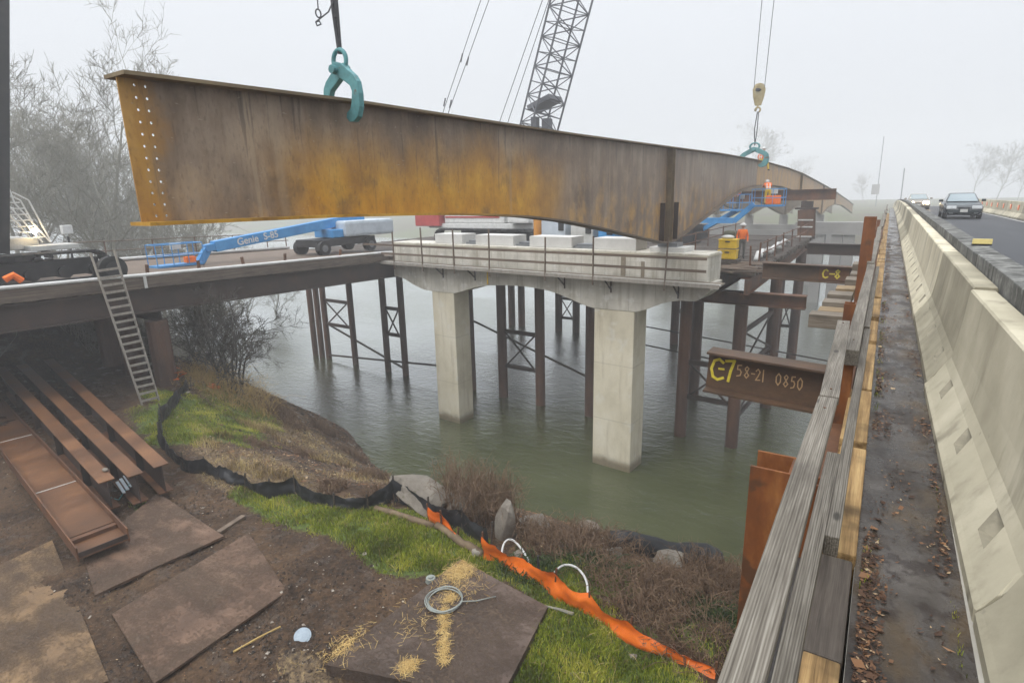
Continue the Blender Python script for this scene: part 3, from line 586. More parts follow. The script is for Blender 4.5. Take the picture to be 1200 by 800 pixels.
# ---------------------------------------------------------------- steel beams stacked on the ground under the trestle
def gbeam(near, far, w, h, label, zt):
    n0, f0 = at_z(*near, zt), at_z(*far, zt); d = (f0-n0).normalized(); L = 15.5
    r = thing('steel_beam', label, 'steel beam', (n0.x, n0.y, zt-h), 0, 'rusty beams laid on the ground under the trestle')
    n0.z = zt-h/2; e = n0+d*L; e.z = n0.z+.25
    mb = MB(); side = d.cross(Z3).normalized()
    top = MB().bar(n0+Z3*(h/2-.015), e+Z3*(h/2-.015), w, .03); top.build('top_flange', M['rust_mud'], r, bevel=.004)
    MB().bar(n0, e, .02, h-.062).build('web', M['rust_dark'], r); MB().bar(n0-Z3*(h/2-.015), e-Z3*(h/2-.015), w, .03).build('bottom_flange', M['rust'], r)
    for k in range(1, 5):
        p = n0+d*(k*3.1-1.2)
        MB().box(p, (.02, w*.96, h-.066), M=Matrix((d, side, Z3)).transposed()).build('stiffener', M['rust_dark'], r)
    return r
gbeam((125, 563), (14, 450), .36, .82, 'rusty I-beam next to the open channel beam, with a pale stone on its end', -4.98)
gbeam((159, 556), (34, 440), .36, .82, 'rusty I-beam in the middle of the row of three under the trestle', -4.98)
gbeam((189, 545), (64, 432), .36, .82, 'rusty I-beam nearest to the ladder, outermost of the row', -4.98)
# open box/channel beam on its side
n0, f0 = at_z(122, 640, -5.6), at_z(-6, 488, -5.6); d = (f0-n0).normalized(); side = d.cross(Z3).normalized()
r = thing('channel_beam', 'wide rusty channel beam lying on its back with a raised end pocket', 'steel beam', n0)
L, W = 15, .95
MB().bar(n0-Z3*.06+d*.0, n0+d*L-Z3*.06, W, .03).build('web', M['rust_mud'], r)
for s in (-1, 1):
    MB().bar(n0+side*s*(W/2+.015)+Z3*.05-d*.01, n0+d*L+side*s*(W/2+.015)+Z3*.05, .03, .34).build('flange', M['rust'], r, bevel=.005)
MB().bar(n0+d*.01+Z3*.01, n0+d*.04+Z3*.01, W-.01, .12).build('end_plate', M['rust_dark'], r)
MB().bar(n0+d*.92+Z3*.055, n0+d*L+Z3*.055, W-.02, .02).build('cover_plate', M['rust_mud'], r)
MB().bar(n0+d*.75+Z3*.0, n0+d*.9+Z3*.0, W-.015, .1).build('cross_bar', M['rust'], r)
for k in (4.2, 9.5): MB().bar(n0+d*k+Z3*.072, n0+d*(k+.03)+Z3*.072, W-.04, .014).build('seam_strip', M['off_white'], r)
c = at_z(128, 556, -4.98)+d*.3; solo(MB().ball(c+Z3*.05, (.11, .07, .05), 8, 6), 'stone', M['rock'], 'pale stone sitting on the end of a rusty beam', 'stone', loc=c, smooth=True)
c = at_z(145, 572, -5.6); mb = MB()
for k in range(3): mb.bar(c+Vector((-.35, .1*k, .1+.05*k)), c+Vector((.25, -.1+.1*k, -.02+.05*k)), .07, .03)
solo(mb, 'webbing_strap', M['tarp'], 'pale folded strap wedged between two rusty beams', 'strap', loc=c)
a = gp(124, 593); b = gp(140, 590); solo(MB().tube([a+Z3*.1, a.lerp(b, .5)+Z3*.22, b+Z3*.12, b+Vector((.1, .3, .5))], .018, 5), 'rope', M['teal'], 'thin teal rope hanging from the strap to the mud', 'rope', loc=a)

# ---------------------------------------------------------------- silt fence and orange fence
def cloth_fence(name, px, hs, mat, label, cat, stake_m, step=.07, sag=.1, lean=.2):
    P = [gp(*p) for p in px]; r = thing(name, label, cat, P[0]); pts, hh, stk = [], [], []
    for i in range(len(P)-1):
        n = max(2, int((P[i+1]-P[i]).length/step)); stk.append(len(pts))
        for k in range(n):
            t = k/n; q = P[i].lerp(P[i+1], t); pts.append(q); hh.append((hs[i]*(1-t)+hs[i+1]*t)*(1-sag*1.6*math.sin(math.pi*t)))
    pts.append(P[-1]); hh.append(hs[-1]); stk.append(len(pts)-1)
    mb = MB(); N = len(pts)
    def f(i, v, off=0):
        p = pts[i]; d = (pts[min(i+1, N-1)]-pts[max(i-1, 0)]); nn = Vector((-d.y, d.x, 0)).normalized()
        w = .07*noise.noise(Vector((p.x*2.1, p.y*2.1, v*2)))+.03*noise.noise(Vector((p.x*7, p.y*7, v*3)))
        w += .05*math.sin(i*.3)*math.sin(v*3)+.022*noise.noise(Vector((p.x*15, p.y*15, v*5)))+.03*noise.noise(Vector((p.x*4+v*6, p.y*4, 9)))
        g = terr(p.x, p.y)
        return Vector((p.x, p.y, g-.06))+Z3*hh[i]*v*(1+.12*noise.noise(Vector((p.x*3, p.y*3, 7))))+nn*(w+lean*v*v*.6*noise.noise(Vector((p.x*.8, p.y*.8, 2)))+off)
    rows = 9
    for off in (0, .006):
        o = len(mb.v); mb.v += [tuple(f(i, j/rows, off)) for i in range(N) for j in range(rows+1)]
        fs = [[o+i*(rows+1)+j, o+(i+1)*(rows+1)+j, o+(i+1)*(rows+1)+j+1, o+i*(rows+1)+j+1] for i in range(N-1) for j in range(rows)]; mb.f += fs; mb.m += [0]*len(fs)
    mb.build('fabric', mat, r, smooth=True, fix=False)
    for i in stk:
        p = pts[i]; g = terr(p.x, p.y); MB().bar((p.x, p.y+.05, g-.2), (p.x+R.uniform(-.05, .05), p.y+.05+R.uniform(-.03, .05), g+max(.3, hh[i]*1.02)), .035, .035).build('stake', stake_m, r)
    return r
cloth_fence('silt_fence', [(222, 455), (208, 472), (190, 497), (188, 522), (214, 552), (240, 556), (285, 573), (316, 584), (345, 580), (390, 596), (430, 598), (462, 588), (500, 604), (540, 624), (574, 645)], [.5, .6, .75, .75, .6, .55, .45, .55, .6, .45, .45, .75, .5, .65, .7], M['black_cloth'], 'black fabric silt fence winding along the top of the river bank', 'silt fence', M['wood_dark'])
cloth_fence('safety_fence', [(567, 655), (612, 672), (648, 700), (690, 722), (735, 752), (790, 775), (838, 795)], [.65, .42, .62, .5, .48, .3, .2], M['orange_mesh'], 'bright orange plastic fence sagging below the rocks to the bottom right', 'safety fence', M['rust'], sag=.12)
cloth_fence('safety_fence', [(502, 612), (516, 618), (534, 634)], [.5, .45, .2], M['orange_mesh'], 'small scrap of orange fence in front of the black silt fence', 'safety fence', M['rust'], sag=.05)
c = gp(205, 447); mb = MB()
for k in range(14): mb.bar(c+Vector((R.uniform(-.8, .8), R.uniform(-.5, .5), R.uniform(0, .5))), c+Vector((R.uniform(-.8, .8), R.uniform(-.5, .5), R.uniform(.1, .7))), .25, .01, (R.random(), R.random(), 1))
solo(mb, 'fence_bundle', M['orange_mesh'], 'crumpled bundle of orange fence beside the trestle pile', 'safety fence', loc=c)
c = gp(248, 455); mb = MB()
for k in range(6): mb.bar(c+Vector((R.uniform(-.6, .6), R.uniform(-.2, .2), .05)), c+Vector((R.uniform(-.6, .6), R.uniform(-.2, .2), .15)), .15, .01, (R.random(), R.random(), 1))
solo(mb, 'fence_scrap', M['orange_mesh'], 'flattened orange fence scrap by the dead grass at the water', 'safety fence', loc=c)
for px, label in (([(587, 656), (590, 642), (600, 640), (612, 650), (622, 662)], 'white plastic pipe loop at the upper end of the orange fence'), ([(648, 673), (660, 668), (676, 674), (688, 687), (689, 700)], 'white plastic pipe arch standing behind the sagging orange fence')):
    P = [gp(*p) for p in px]; P = [p+Z3*(.02+.2*math.sin(math.pi*i/(len(P)-1))) for i, p in enumerate(P)]
    for _ in range(2): P = [P[0]]+[q for a, b in zip(P, P[1:]) for q in (a.lerp(b, .25), a.lerp(b, .75))]+[P[-1]]
    solo(MB().tube(P, .025, 8), 'plastic_pipe', M['pvc'], label, 'pipe', loc=P[0], smooth=True)
for px0, px1, rr_, label in (((512, 618), (566, 652), .1, 'straw roll under the end of the silt fence'), ((440, 598), (508, 618), .09, 'muddy straw roll half hidden by grass along the silt fence')):
    a, b = gp(*px0), gp(*px1); P = [a.lerp(b, t/7) for t in range(8)]; P = [Vector((p.x, p.y, terr(p.x, p.y)+.03+.02*R.random())) for p in P]
    solo(MB().tube(P, [rr_*R.uniform(.85, 1.1) for _ in P], 10), 'straw_roll', pm('muddy_straw_roll', (.09, .06, .035), (.17, .12, .07), (.26, .19, .11), 5, (1, 1, 1), bump=.8, fine=50), label, 'straw roll', loc=a, smooth=True)
a, b = gp(716, 642), gp(838, 664); P = [a.lerp(b, t)+Z3*(.22+.05*math.sin(9*t)) for t in [i/8 for i in range(9)]]
solo(MB().tube(P, [.24, .3, .28, .32, .3, .3, .34, .36, .3], 10), 'fabric_roll', M['black_cloth'], 'black roll of fabric lying at the waterline among the rocks', 'fabric roll', loc=a, smooth=True)
a = gp(631, 680); solo(MB().bar(a-Z3*.1, a+Z3*.6, .05, .03), 'stake', M['dark'], 'thin black stake standing behind the orange fence', 'stake', loc=a)
# ---------------------------------------------------------------- riprap stones
def rock(px, py, sx, sy, sz, label, tilt=0, grp='riprap stones at the waterline'):
    c = gp(px, py); sd_ = R.random()*50
    bm = bmesh.new(); bmesh.ops.create_icosphere(bm, subdivisions=3, radius=1)
    for v in bm.verts:
        p = v.co.copy(); k = max(abs(p.x), abs(p.y), abs(p.z)); p = p*(1/k)**.45
        q = round((p*2.0+Vector((sd_, 0, 0))).x)
        p *= 1+.3*noise.noise(p*1.3+Vector((sd_, 0, 0)))+.05*noise.noise(p*8+Vector((sd_, 2, 5)))
        for q in range(7):       # cleaved faces
            nn = Vector((math.sin(sd_+q*2.1), math.cos(sd_*1.7+q*1.3), math.sin(sd_*.7+q*3.3))).normalized(); e = p.dot(nn)-.68
            if e > 0: p -= nn*e*.85
        v.co = (p.x*sx, p.y*sy, p.z*sz)
    bmesh.ops.rotate(bm, verts=bm.verts, cent=(0, 0, 0), matrix=Matrix.Rotation(tilt, 3, 'Y')@Matrix.Rotation(R.uniform(-.5, .5), 3, 'Z'))
    m_ = bpy.data.meshes.new('rock'); bm.to_mesh(m_); bm.free(); m_.materials.append(M['rock'])
    o = bpy.data.objects.new('rock', m_); COL.objects.link(o); o.location = c+Z3*sz*.45; tag(o, label, 'rock', grp)
rock(497, 585, 0.94, 0.64, 0.48, 'largest flat grey boulder behind the black silt fence', .15)
rock(541, 597, 0.40, 0.33, 0.24, 'rounded tan boulder right of the largest grey boulder')
rock(594, 628, 0.28, 0.29, 0.61, 'tall pointed stone standing behind the white pipe loop', .1)
rock(627, 618, 0.40, 0.33, 0.28, 'dark blocky stone behind the pointed stone', .3)
rock(690, 622, 0.35, 0.29, 0.24, 'pale stone behind the brown brush at the waterline')
rock(769, 634, 0.44, 0.29, 0.24, 'whitish stone on top of the black fabric roll', .1)
rock(784, 660, 0.40, 0.33, 0.28, 'rough grey stone below the black fabric roll')
rock(798, 640, 0.13, 0.13, 0.09, 'small orange tinted stone beside the whitish stone')
rock(560, 650, 0.15, 0.13, 0.09, 'small dark stone between fence end and pointed stone')
rock(742, 770, 0.07, 0.07, 0.05, 'small pale stone in the grass below the orange fence')
rock(671, 790, 0.05, 0.05, 0.03, 'tiny white stone in the grass right of the timber mat')
rock(610, 652, 0.18, 0.16, 0.12, 'brown stone half buried by the white pipe loop')
rock(720, 648, 0.20, 0.19, 0.12, 'brown stone under the dry brush left of the fabric roll')
# ---------------------------------------------------------------- brush and trees
def brush(px, py, n, h, spread, label, mat='twig', name='dead_bush', seed=0, thick=.0085, arch=.6, leaf=0):
    rr = random.Random(seed); c = gp(px, py); mb = MB()
    for _ in range(n):
        a = rr.uniform(0, 6.283); s = rr.random(); a2 = rr.uniform(0, 6.283); b = Vector((math.cos(a2)*spread*.85*math.sqrt(s), math.sin(a2)*spread*.6*math.sqrt(s), 0)); b.z = terr(c.x+b.x, c.y+b.y)-c.z-.03
        d = Vector((math.cos(a+rr.uniform(-.8, .8)), math.sin(a+rr.uniform(-.8, .8)), 0)); hh = h*rr.uniform(.35, 1.1); o = spread*rr.uniform(.05, .55)
        p = [b, b+d*o*.25+Z3*hh*.55, b+d*o*.6+Z3*hh*.9, b+d*o*1.0+Z3*hh*(1-arch*rr.random())]
        for k in range(1, 4): p[k] += Vector((rr.gauss(0, .05), rr.gauss(0, .05), rr.gauss(0, .05)))*h
        mb.tube([c+q for q in p], [thick, thick*.9, thick*.7, thick*.4], 3)
        for _ in range(3):
            q = c+p[1].lerp(p[3], rr.random()); e = q+Vector((rr.gauss(0, .15), rr.gauss(0, .15), rr.gauss(.05, .13)))*h
            mb.tube([q, e], [thick*.6, thick*.3], 3)
    return solo(mb, name, M[mat] if isinstance(mat, str) else mat, label, 'bush', loc=c, fix=False)
brush(562, 600, 380, 1.5, 1.3, 'tall tangle of dead brown stems between the boulders and the water', seed=1)
brush(612, 592, 170, 1.5, 1.3, 'sparse dead stems rising over the pointed stone', seed=2)
brush(650, 640, 300, .65, 1.2, 'reddish brown dead bramble heap behind the white pipe arch', seed=3)
brush(705, 640, 260, .6, 1.2, 'drooping brown bramble left of the black fabric roll', seed=4)
brush(745, 690, 320, .5, 1.4, 'low tangle of dark brambles below the stones', seed=5)
brush(800, 690, 320, .55, 1.3, 'dark bramble patch in front of the grey stone', seed=6)
brush(845, 690, 240, .9, 1.0, 'brambles with tall thin stems beside the rusty pile', seed=7)
brush(800, 745, 260, .4, 1.3, 'dark low brambles above the end of the orange fence', seed=8)
brush(450, 580, 120, .4, .8, 'small dry weeds left of the largest boulder', seed=9)
brush(270, 460, 500, 1.1, 2.6, 'broad mound of tan dead grass stems at the water edge', 'straw', seed=10, thick=.008)
brush(310, 478, 160, .7, 1.3, 'dark dry weeds overhanging the water by the tan mound', seed=11)
brush(410, 492, 60, .9, .9, 'few thin dark stems standing in the water at the bank', seed=12)
for k_, (px, py, h_, sp, lb) in enumerate(((345, 500, .35, .7, 'small dry scrub above the foggy water edge'), (380, 505, .4, .8, 'dry scrub on the brown slope near the water'), (415, 535, .35, .8, 'dry scrub at the shoulder of the brown slope'), (440, 560, .35, .6, 'dry scrub at the foot of the brown slope'), (360, 535, .25, .7, 'low dry scrub in the middle of the bank'), (390, 570, .22, .6, 'low dry scrub behind the silt fence'), (300, 520, .2, .6, 'low dead scrub among the pale grass tufts'), (330, 485, .5, .9, 'dead scrub along the left water edge'))): brush(px, py, 190, h_*1.15, sp, lb, 'twig', seed=80+k_, thick=.012)
brush(228, 425, 420, 1.4, 2.2, 'dark dense thicket at the end of the silt fence', seed=13, thick=.01)
for k_, (x, y, n_, h_, sp_, lb) in enumerate(((-47, 17, 420, 3.2, 5, 'grey brown thicket behind the end of the trestle'), (-56, 19, 420, 4, 6, 'tall grey thicket below the leaning tree'), (-66, 22, 420, 4.5, 7, 'foggy thicket at the foot of the far left trees'), (-42, 20, 380, 2.6, 4, 'thicket behind the far trestle rail'), (-33, 13, 300, 2.0, 3, 'dark thicket in the shade under the trestle'), (-35, 6, 420, 2.2, 4, 'dark brush added on the slope under the left crane to block light'))):  # brush under the left crane is added to block light beneath the trestle
    rr = random.Random(k_+200); mb = MB(); c = Vector((x, y, terr(x, y, False)))
    for _ in range(n_):
        a = rr.uniform(0, 6.283); q = c+Vector((math.cos(a), math.sin(a)*.6, 0))*sp_*math.sqrt(rr.random()); q.z = terr(q.x, q.y, False)-.1; hh = h_*rr.uniform(.4, 1.1); d = Vector((rr.gauss(0, .35), rr.gauss(0, .35), 1)); p1 = q+d*hh*.5; p2 = p1+Vector((rr.gauss(0, .3), rr.gauss(0, .3), .5))*hh
        mb.tube([q, p1, p2], [.025, .018, .01], 3)
        for _ in range(4): e = p1.lerp(p2, rr.random()); mb.tube([e, e+Vector((rr.gauss(0, .35), rr.gauss(0, .35), rr.gauss(.2, .25)))*hh*.6], [.012, .008], 3)
    solo(mb, 'thicket', M['bark'], lb, 'bush', loc=c, fix=False)
gm = pm('bramble_leaves', (.02, .035, .01), (.05, .08, .018), None, 5)
for px, py, sd, lb in ((850, 725, 31, 'green leafy weeds under the handrail'), (700, 665, 32, 'green weeds behind the orange fence by the pipe arch'), (620, 668, 33, 'green weeds in front of the pointed stone')):
    brush(px, py, 220, .28, .9, lb, gm, 'green_weeds', sd, .012, .9)
def branchy(seed, height, lean=0, levels=4, nb=(7, 6, 6, 5), r0=.22, twig=.02, up=.35, mult=1.0, droop=0.0):
    rr = random.Random(seed); tr, tw = MB(), MB()
    def grow(p, d, L, r, lev):
        mb = tr if lev < 2 else tw; n = (9, 5, 4, 3, 3)[lev]; pts = [p]; q = p.copy(); dd = d.copy()
        for i in range(n):
            dd = (dd+Vector((rr.gauss(0, .13), rr.gauss(0, .13), rr.gauss(0, .08)+(.05 if lev else .02)-droop*(lev > 1)))).normalized(); q = q+dd*L/n; pts.append(q.copy())
        rs = [max(twig*.6, r*(1-.8*i/n)) for i in range(n+1)]
        mb.tube(pts, rs, 7 if lev == 0 else (4 if lev == 1 else 3), cap=False)
        if lev < levels:
            k = int(nb[lev]*mult*rr.uniform(.8, 1.25))
            for _ in range(max(2, k)):
                t = rr.uniform(.3 if lev == 0 else .2, 1); i = min(n-1, int(t*n)); b = pts[i].lerp(pts[i+1], t*n-i)
                a = rr.uniform(0, 6.283); dv = (pts[i+1]-pts[i]).normalized(); s = dv.orthogonal().normalized(); s = Matrix.Rotation(a, 3, dv)@s
                nd = (dv*rr.uniform(.5, 1)+s*rr.uniform(.5, 1.0)+Z3*up*rr.random()).normalized()
                grow(b, nd, L*rr.uniform(.32, .62)*(1.15-t*.35), max(twig, rs[i]*.55), lev+1)
    grow(Vector((0, 0, -.3)), Vector((lean, 0, 1)).normalized(), height*.8, r0, 0); return tr, tw
def tree(loc, rz, seed, height, label, name='bare_tree', proto=None, group='bare trees beyond the trestle', **k):
    r = thing(name, label, 'tree', loc, rz, group); tr, tw = branchy(seed, height, **k)
    tr.build('trunk', M['bark'], r, smooth=True, fix=False, local=True); tw.build('crown', M['bark'], r, fix=False, local=True); return r
tz = lambda x, y: terr(x, y, False)
P0 = tree((-58, 22, tz(-58, 22)), 0, 21, 24, 'tall bare tree leaning right behind the left crane', lean=.18, nb=(10, 8, 7, 5), levels=4, r0=.3)
P1 = tree((-64, 30, tz(-64, 30)), 0, 22, 18, 'bare tree with a broad twiggy crown left of the hanging girder end', nb=(11, 8, 7, 5), levels=4)
P2 = tree((-52, 27, tz(-52, 27)), 0, 23, 14, 'slender bare tree just left of the bolted girder end', nb=(12, 8, 6, 5), levels=4, r0=.16)
EXTRA = [(P1, -72, 24, .4, 1.25), (P1, -54, 21.5, 1.4, .95), (P2, -66, 34, 3.1, 1.2), (P1, -92, 30, 2.2, 1.3), (P0, -70, 25, 3.0, 1.0), (P2, -49, 25, .9, .95), (P1, -75, 33, 5.5, 1.15), (P1, -110, 45, 1.9, 1.3), (P2, -45, 22, 2.0, .6), (P1, -82, 26, 4.1, 1.1)]
elab = ['bare tree behind the crane ladder at the left edge', 'twiggy bare tree just left of the bolted end, low branched', 'taller pale tree behind the slender one', 'large faint bare tree at the far left', 'second leaning bare tree behind the first', 'bare tree beside the slender one by the girder end', 'foggy bare tree between the leaning trunks', 'faintest bare tree at the back of the riverside wood', 'small bare tree over the blue lift basket', 'bare tree behind the white box on its pole']
for (p, x, y, rz, s_), l_ in zip(EXTRA, elab): dup(p, (x, y, tz(x, y)), rz, l_, s_)
lab = ['bare tree furthest left, cut by the picture edge', 'bare tree standing between two taller ones at the left', 'bare riverside tree right of the small white box', 'pale foggy bare tree behind the leaning one', 'bare tree low behind the far trestle rail', 'bare tree whose twigs show under the girder end', 'thin bare tree above the blue lift basket', 'twiggy bare tree deep in the fog at the left', 'bare tree filling the gap under the leaning crown', 'bare tree furthest right along the river bank']
for i, (p, x, y, rz, s) in enumerate([(P1, -66, 19, 2, 1.1), (P0, -78, 29, 1.2, .95), (P2, -60, 26, 2.5, 1.0), (P1, -85, 36, .7, 1.2), (P2, -47, 23.5, 4, .75), (P2, -56, 33, 5, .85), (P1, -60, 37, 3.3, .55), (P0, -100, 40, 4.4, 1.0), (P1, -56, 24, 5.2, .75), (P2, -62, 41, 1.1, .7)]):
    dup(p, (x, y, tz(x, y)), rz, lab[i], s)
lab = ['faint bare tree rising behind the far end of the girder', 'pale bare tree at the right edge beyond the road', 'faint tree left of the pale right-edge tree', 'very faint tree in fog above the dark car', 'faint low tree far behind the road barriers']
for i, (p, x, y, rz, s) in enumerate([(P1, -58, 300, 2, 1.9), (P0, 92, 240, 1, 1.4), (P1, 90, 290, 3, 1.2), (P2, 38, 330, 0, 1.8), (P1, 60, 330, 4, 1.2)]):
    dup(p, (x, y, -6), rz, lab[i], s, group='faint trees on the far bank')
for k_, x in enumerate((28, 44, 60, 77, 95, 112, 130, 150, 172, -10, -36, -66)):
    y = 345+R.uniform(-15, 45); dup((P1, P2)[k_ % 2], (x*1.15, y, -5), R.uniform(0, 6), 'pale tree in the foggy treeline across the river', R.uniform(1.0, 1.5), group='foggy treeline across the river')
c = gp(262, 448); r = thing('willow_shrub', 'bare grey willow arching over the water beside the trestle pile', 'shrub', c)
tr, tw = MB(), MB()
for k in range(15):
    a, b = branchy(60+k, R.uniform(3.4, 5.6), lean=R.uniform(-.9, 1.3), levels=3, nb=(9, 8, 6), r0=.06, twig=.011, up=.1, droop=.06)
    off = Vector((R.uniform(-1.2, 1.2), R.uniform(-.6, .6), 0)); Mr = Matrix.Rotation(R.uniform(-.9, .9), 3, 'Z')
    tr.add([c+off+Mr@Vector(v) for v in a.v], a.f); tw.add([c+off+Mr@Vector(v) for v in b.v], b.f)
tr.build('trunk', M['willow'], r, fix=False); tw.build('crown', M['willow'], r, fix=False)
# green ivy-covered trunk and a small white box on a post by the trees
c = Vector((-50, 19.5, tz(-50, 19.5))); r = thing('ivy_tree', 'yellow green ivy covered trunk behind the left end of the trestle', 'tree', c)
MB().tube([c, c+Z3*3, c+Vector((.3, 0, 6.5))], [.3, .25, .1], 8).build('trunk', M['bark'], r, smooth=True)
mb = MB()
for _ in range(1400):
    h = R.uniform(.2, 6.3); a = R.uniform(0, 6.28); rr_ = (.85-.1*h)*R.uniform(.4, 1); q = c+Vector((math.cos(a)*rr_, math.sin(a)*rr_, h)); mb.box(q, (.13, .12, .01), M=Matrix.Rotation(R.uniform(0, 3), 3, 'X')@Matrix.Rotation(R.uniform(0, 3), 3, 'Y'))
mb.build('crown', pm('ivy_leaves', (.05, .065, .015), (.12, .13, .03), (.2, .2, .06), 4), r, fix=False)

# ---------------------------------------------------------------- concrete pier (slightly skewed to the bridge)
PA = math.atan(-.0745); PO = Vector((-14.9, 24.0, 0))
pier = thing('bridge_pier', 'new concrete pier with two square columns and an arched cap in the river', 'bridge pier', PO+Z3*-13, PA)
ROT = Matrix.Rotation(PA, 3, 'Z')
def pl(t, y, z): return PO+ROT@Vector((t, y, 0))+Z3*z
for i, (a, b, d) in enumerate(((-6.5, -4.82, 1.3), (4.0, 6.0, 1.35))):
    g = MB(); g.prism([(a, .03), (b, .03), (b, d), (a, d)], lambda u, v, w: pl(u, v, w), -13.2, -3.0); g.build('column', M['column'], pier, bevel=.04)
cap = [(-9.55, -1.66), (-9.55, -2.5), (-8.75, -2.62), (-7.9, -2.93), (-7.1, -3.14), (-6.52, -3.18), (-4.7, -3.16), (-4.1, -3.0), (-3.15, -2.72), (-2.1, -2.54), (-.3, -2.44), (1.1, -2.5), (1.9, -2.62), (2.7, -2.83), (3.4, -3.04), (3.95, -3.15), (6.1, -3.12), (6.7, -2.9), (7.3, -2.62), (8.0, -2.45), (8.75, -2.38), (9.25, -1.95), (9.25, -1.66)]
def spline(P, n=6):
    out = []
    for i in range(len(P)-1):
        p0, p1, p2, p3 = [Vector(P[max(0, min(len(P)-1, k))]) for k in (i-1, i, i+1, i+2)]
        for k in range(n):
            t = k/n; out.append(tuple(.5*(2*p1+(p2-p0)*t+(2*p0-5*p1+4*p2-p3)*t*t+(3*p1-p0-3*p2+p3)*t**3)))
    return out+[P[-1]]
arc = lambda a, b: spline([c_ for c_ in cap[1:-1] if a <= c_[0] <= b])
cap = [cap[0]]+arc(-9.6, -6.5)+arc(-4.75, 3.96)+arc(6.05, 9.3)+[cap[-1]]
MB().prism(cap, lambda u, v, w: pl(u, w, v), 0, 1.55).build('arched_cap', M['cap'], pier, bevel=.012)
g = MB(); g.prism([(-9.5, 0.02), (9.1, .02), (9.1, 1.7), (-9.5, 1.7)], lambda u, v, w: pl(u, v, w), -1.655, -.5); g.build('upper_block', M['cap'], pier, bevel=.02)
g = MB(); g.prism([(-9.52, -.01), (9.12, -.01), (9.12, 1.72), (-9.52, 1.72)], lambda u, v, w: pl(u, v, w), -.62, -.56); g.build('chamfer_band', M['conc'], pier)
PED = [(508, 539), (557, 601), (622, 671), (699, 748)]
for i, (a, b) in enumerate(PED):
    p, q = at_y(a, 285, 24.5-(i-2)*.12), at_y(b, 285, 24.3-(i-2)*.12); t0, t1 = (p-PO).x/ROT[0][0]*.995, (q-PO).x/ROT[0][0]*.995
    g = MB(); g.prism([(t0, .35), (t1, .35), (t1, 1.5), (t0, 1.5)], lambda u, v, w: pl(u, v, w), -.497, .02); g.build('pedestal', M['conc_white'], pier, bevel=.015)
for k, (a, b) in enumerate(((539, 557), (601, 622), (671, 699))):
    p, q = at_y(a, 285, 24.4), at_y(b, 285, 24.4); t0, t1 = (p-PO).x+.06, (q-PO).x-.06
    g = MB(); g.prism([(t0, .5), (t1, .5), (t1, 1.3), (t0, 1.3)], lambda u, v, w: pl(u, v, w), -.497, -.4); g.prism([(t0+.12, .6), (t1-.12, .6), (t1-.12, 1.2), (t0+.12, 1.2)], lambda u, v, w: pl(u, v, w), -.398, -.3); g.build('bearing', M['steel'], pier)
g = MB(); g.prism([(6.45, .35), (8.0, .35), (8.0, 1.5), (6.45, 1.5)], lambda u, v, w: pl(u, v, w), -.497, -.3); g.build('bearing_seat', M['conc_white'], pier, bevel=.01)
g = MB(); g.prism([(6.75, .5), (7.6, .5), (7.6, 1.2), (6.75, 1.2)], lambda u, v, w: pl(u, v, w), -.297, -.13); g.build('bearing', M['steel'], pier)
g = MB()
for t, z0, z1, w in ((5.3, -1.6, -.75, .22), (6.25, -1.6, -.9, .16)): g.prism([(t, -.003), (t+w, -.003), (t+w, .02), (t, .02)], lambda u, v, w_: pl(u, v, w_), z0, z1-.0)
g.build('rust_stain', pm('brown_stain', (.2, .16, .11), (.27, .23, .17), None, 6), pier)
# formwork ledge with brackets and lumber railing round the cap
led = thing('ledge_walkway', 'timber ledge with thin lumber railing along the front of the pier cap', 'walkway', pl(0, -.4, -1.7), PA)
for k in range(3):
    MB().prism([(-11.4, -.78+.25*k), (9.85, -.78+.25*k), (9.85, -.55+.25*k), (-11.4, -.55+.25*k)], lambda u, v, w: pl(u, v, w), -1.62, -1.57).build('plank', M['conc_white'] if k == 0 else M['wood_grey_x'], led)
MB().prism([(-11.4, -.80), (9.85, -.80), (9.85, -.785), (-11.4, -.785)], lambda u, v, w: pl(u, v, w), -1.72, -1.55).build('fascia_board', M['ladder'], led)
posts = [-11.2, -9.75, -8.0, -5.3, -3.9, -1.6, .9, 3.55, 6.6]
posts = []
for px in (452, 488, 528, 572, 641, 700, 787): p = at_y(px, 300, 23.2); posts.append((p-PO).x)
for t in posts:
    b, u = pl(t, -.77, -1.95), pl(t+R.uniform(-.05, .05)+(.12 if t > 6 else 0), -.77, .12+R.uniform(-.05, .3)); MB().bar(b, u, .075, .05).build('post', M['plank'], led)
for z in (-.62, -1.1): MB().bar(pl(-11.3, -.72, z), pl(9.3, -.72, z+.02), .04, .11).build('rail', M['plank'], led)
for px in (505, 545, 656, 713, 795):
    p = at_y(px, 340, 23.3); t = (p-PO).x; g = MB(); g.bar(pl(t, -.72, -1.66), pl(t, -.02, -1.66), .06, .08); g.bar(pl(t, -.7, -1.68), pl(t, -.04, -2.2), .05, .05); g.bar(pl(t, -.03, -1.7), pl(t, -.03, -2.35), .06, .05); g.build('bracket', M['rust_dark'], led)
p = at_y(567, 318, 23.3); t = (p-PO).x; MB().bar(pl(t, -.5, -1.66), pl(t, -.5, -2.4), .06, .04).build('hanging_strap', M['yellow'], led)

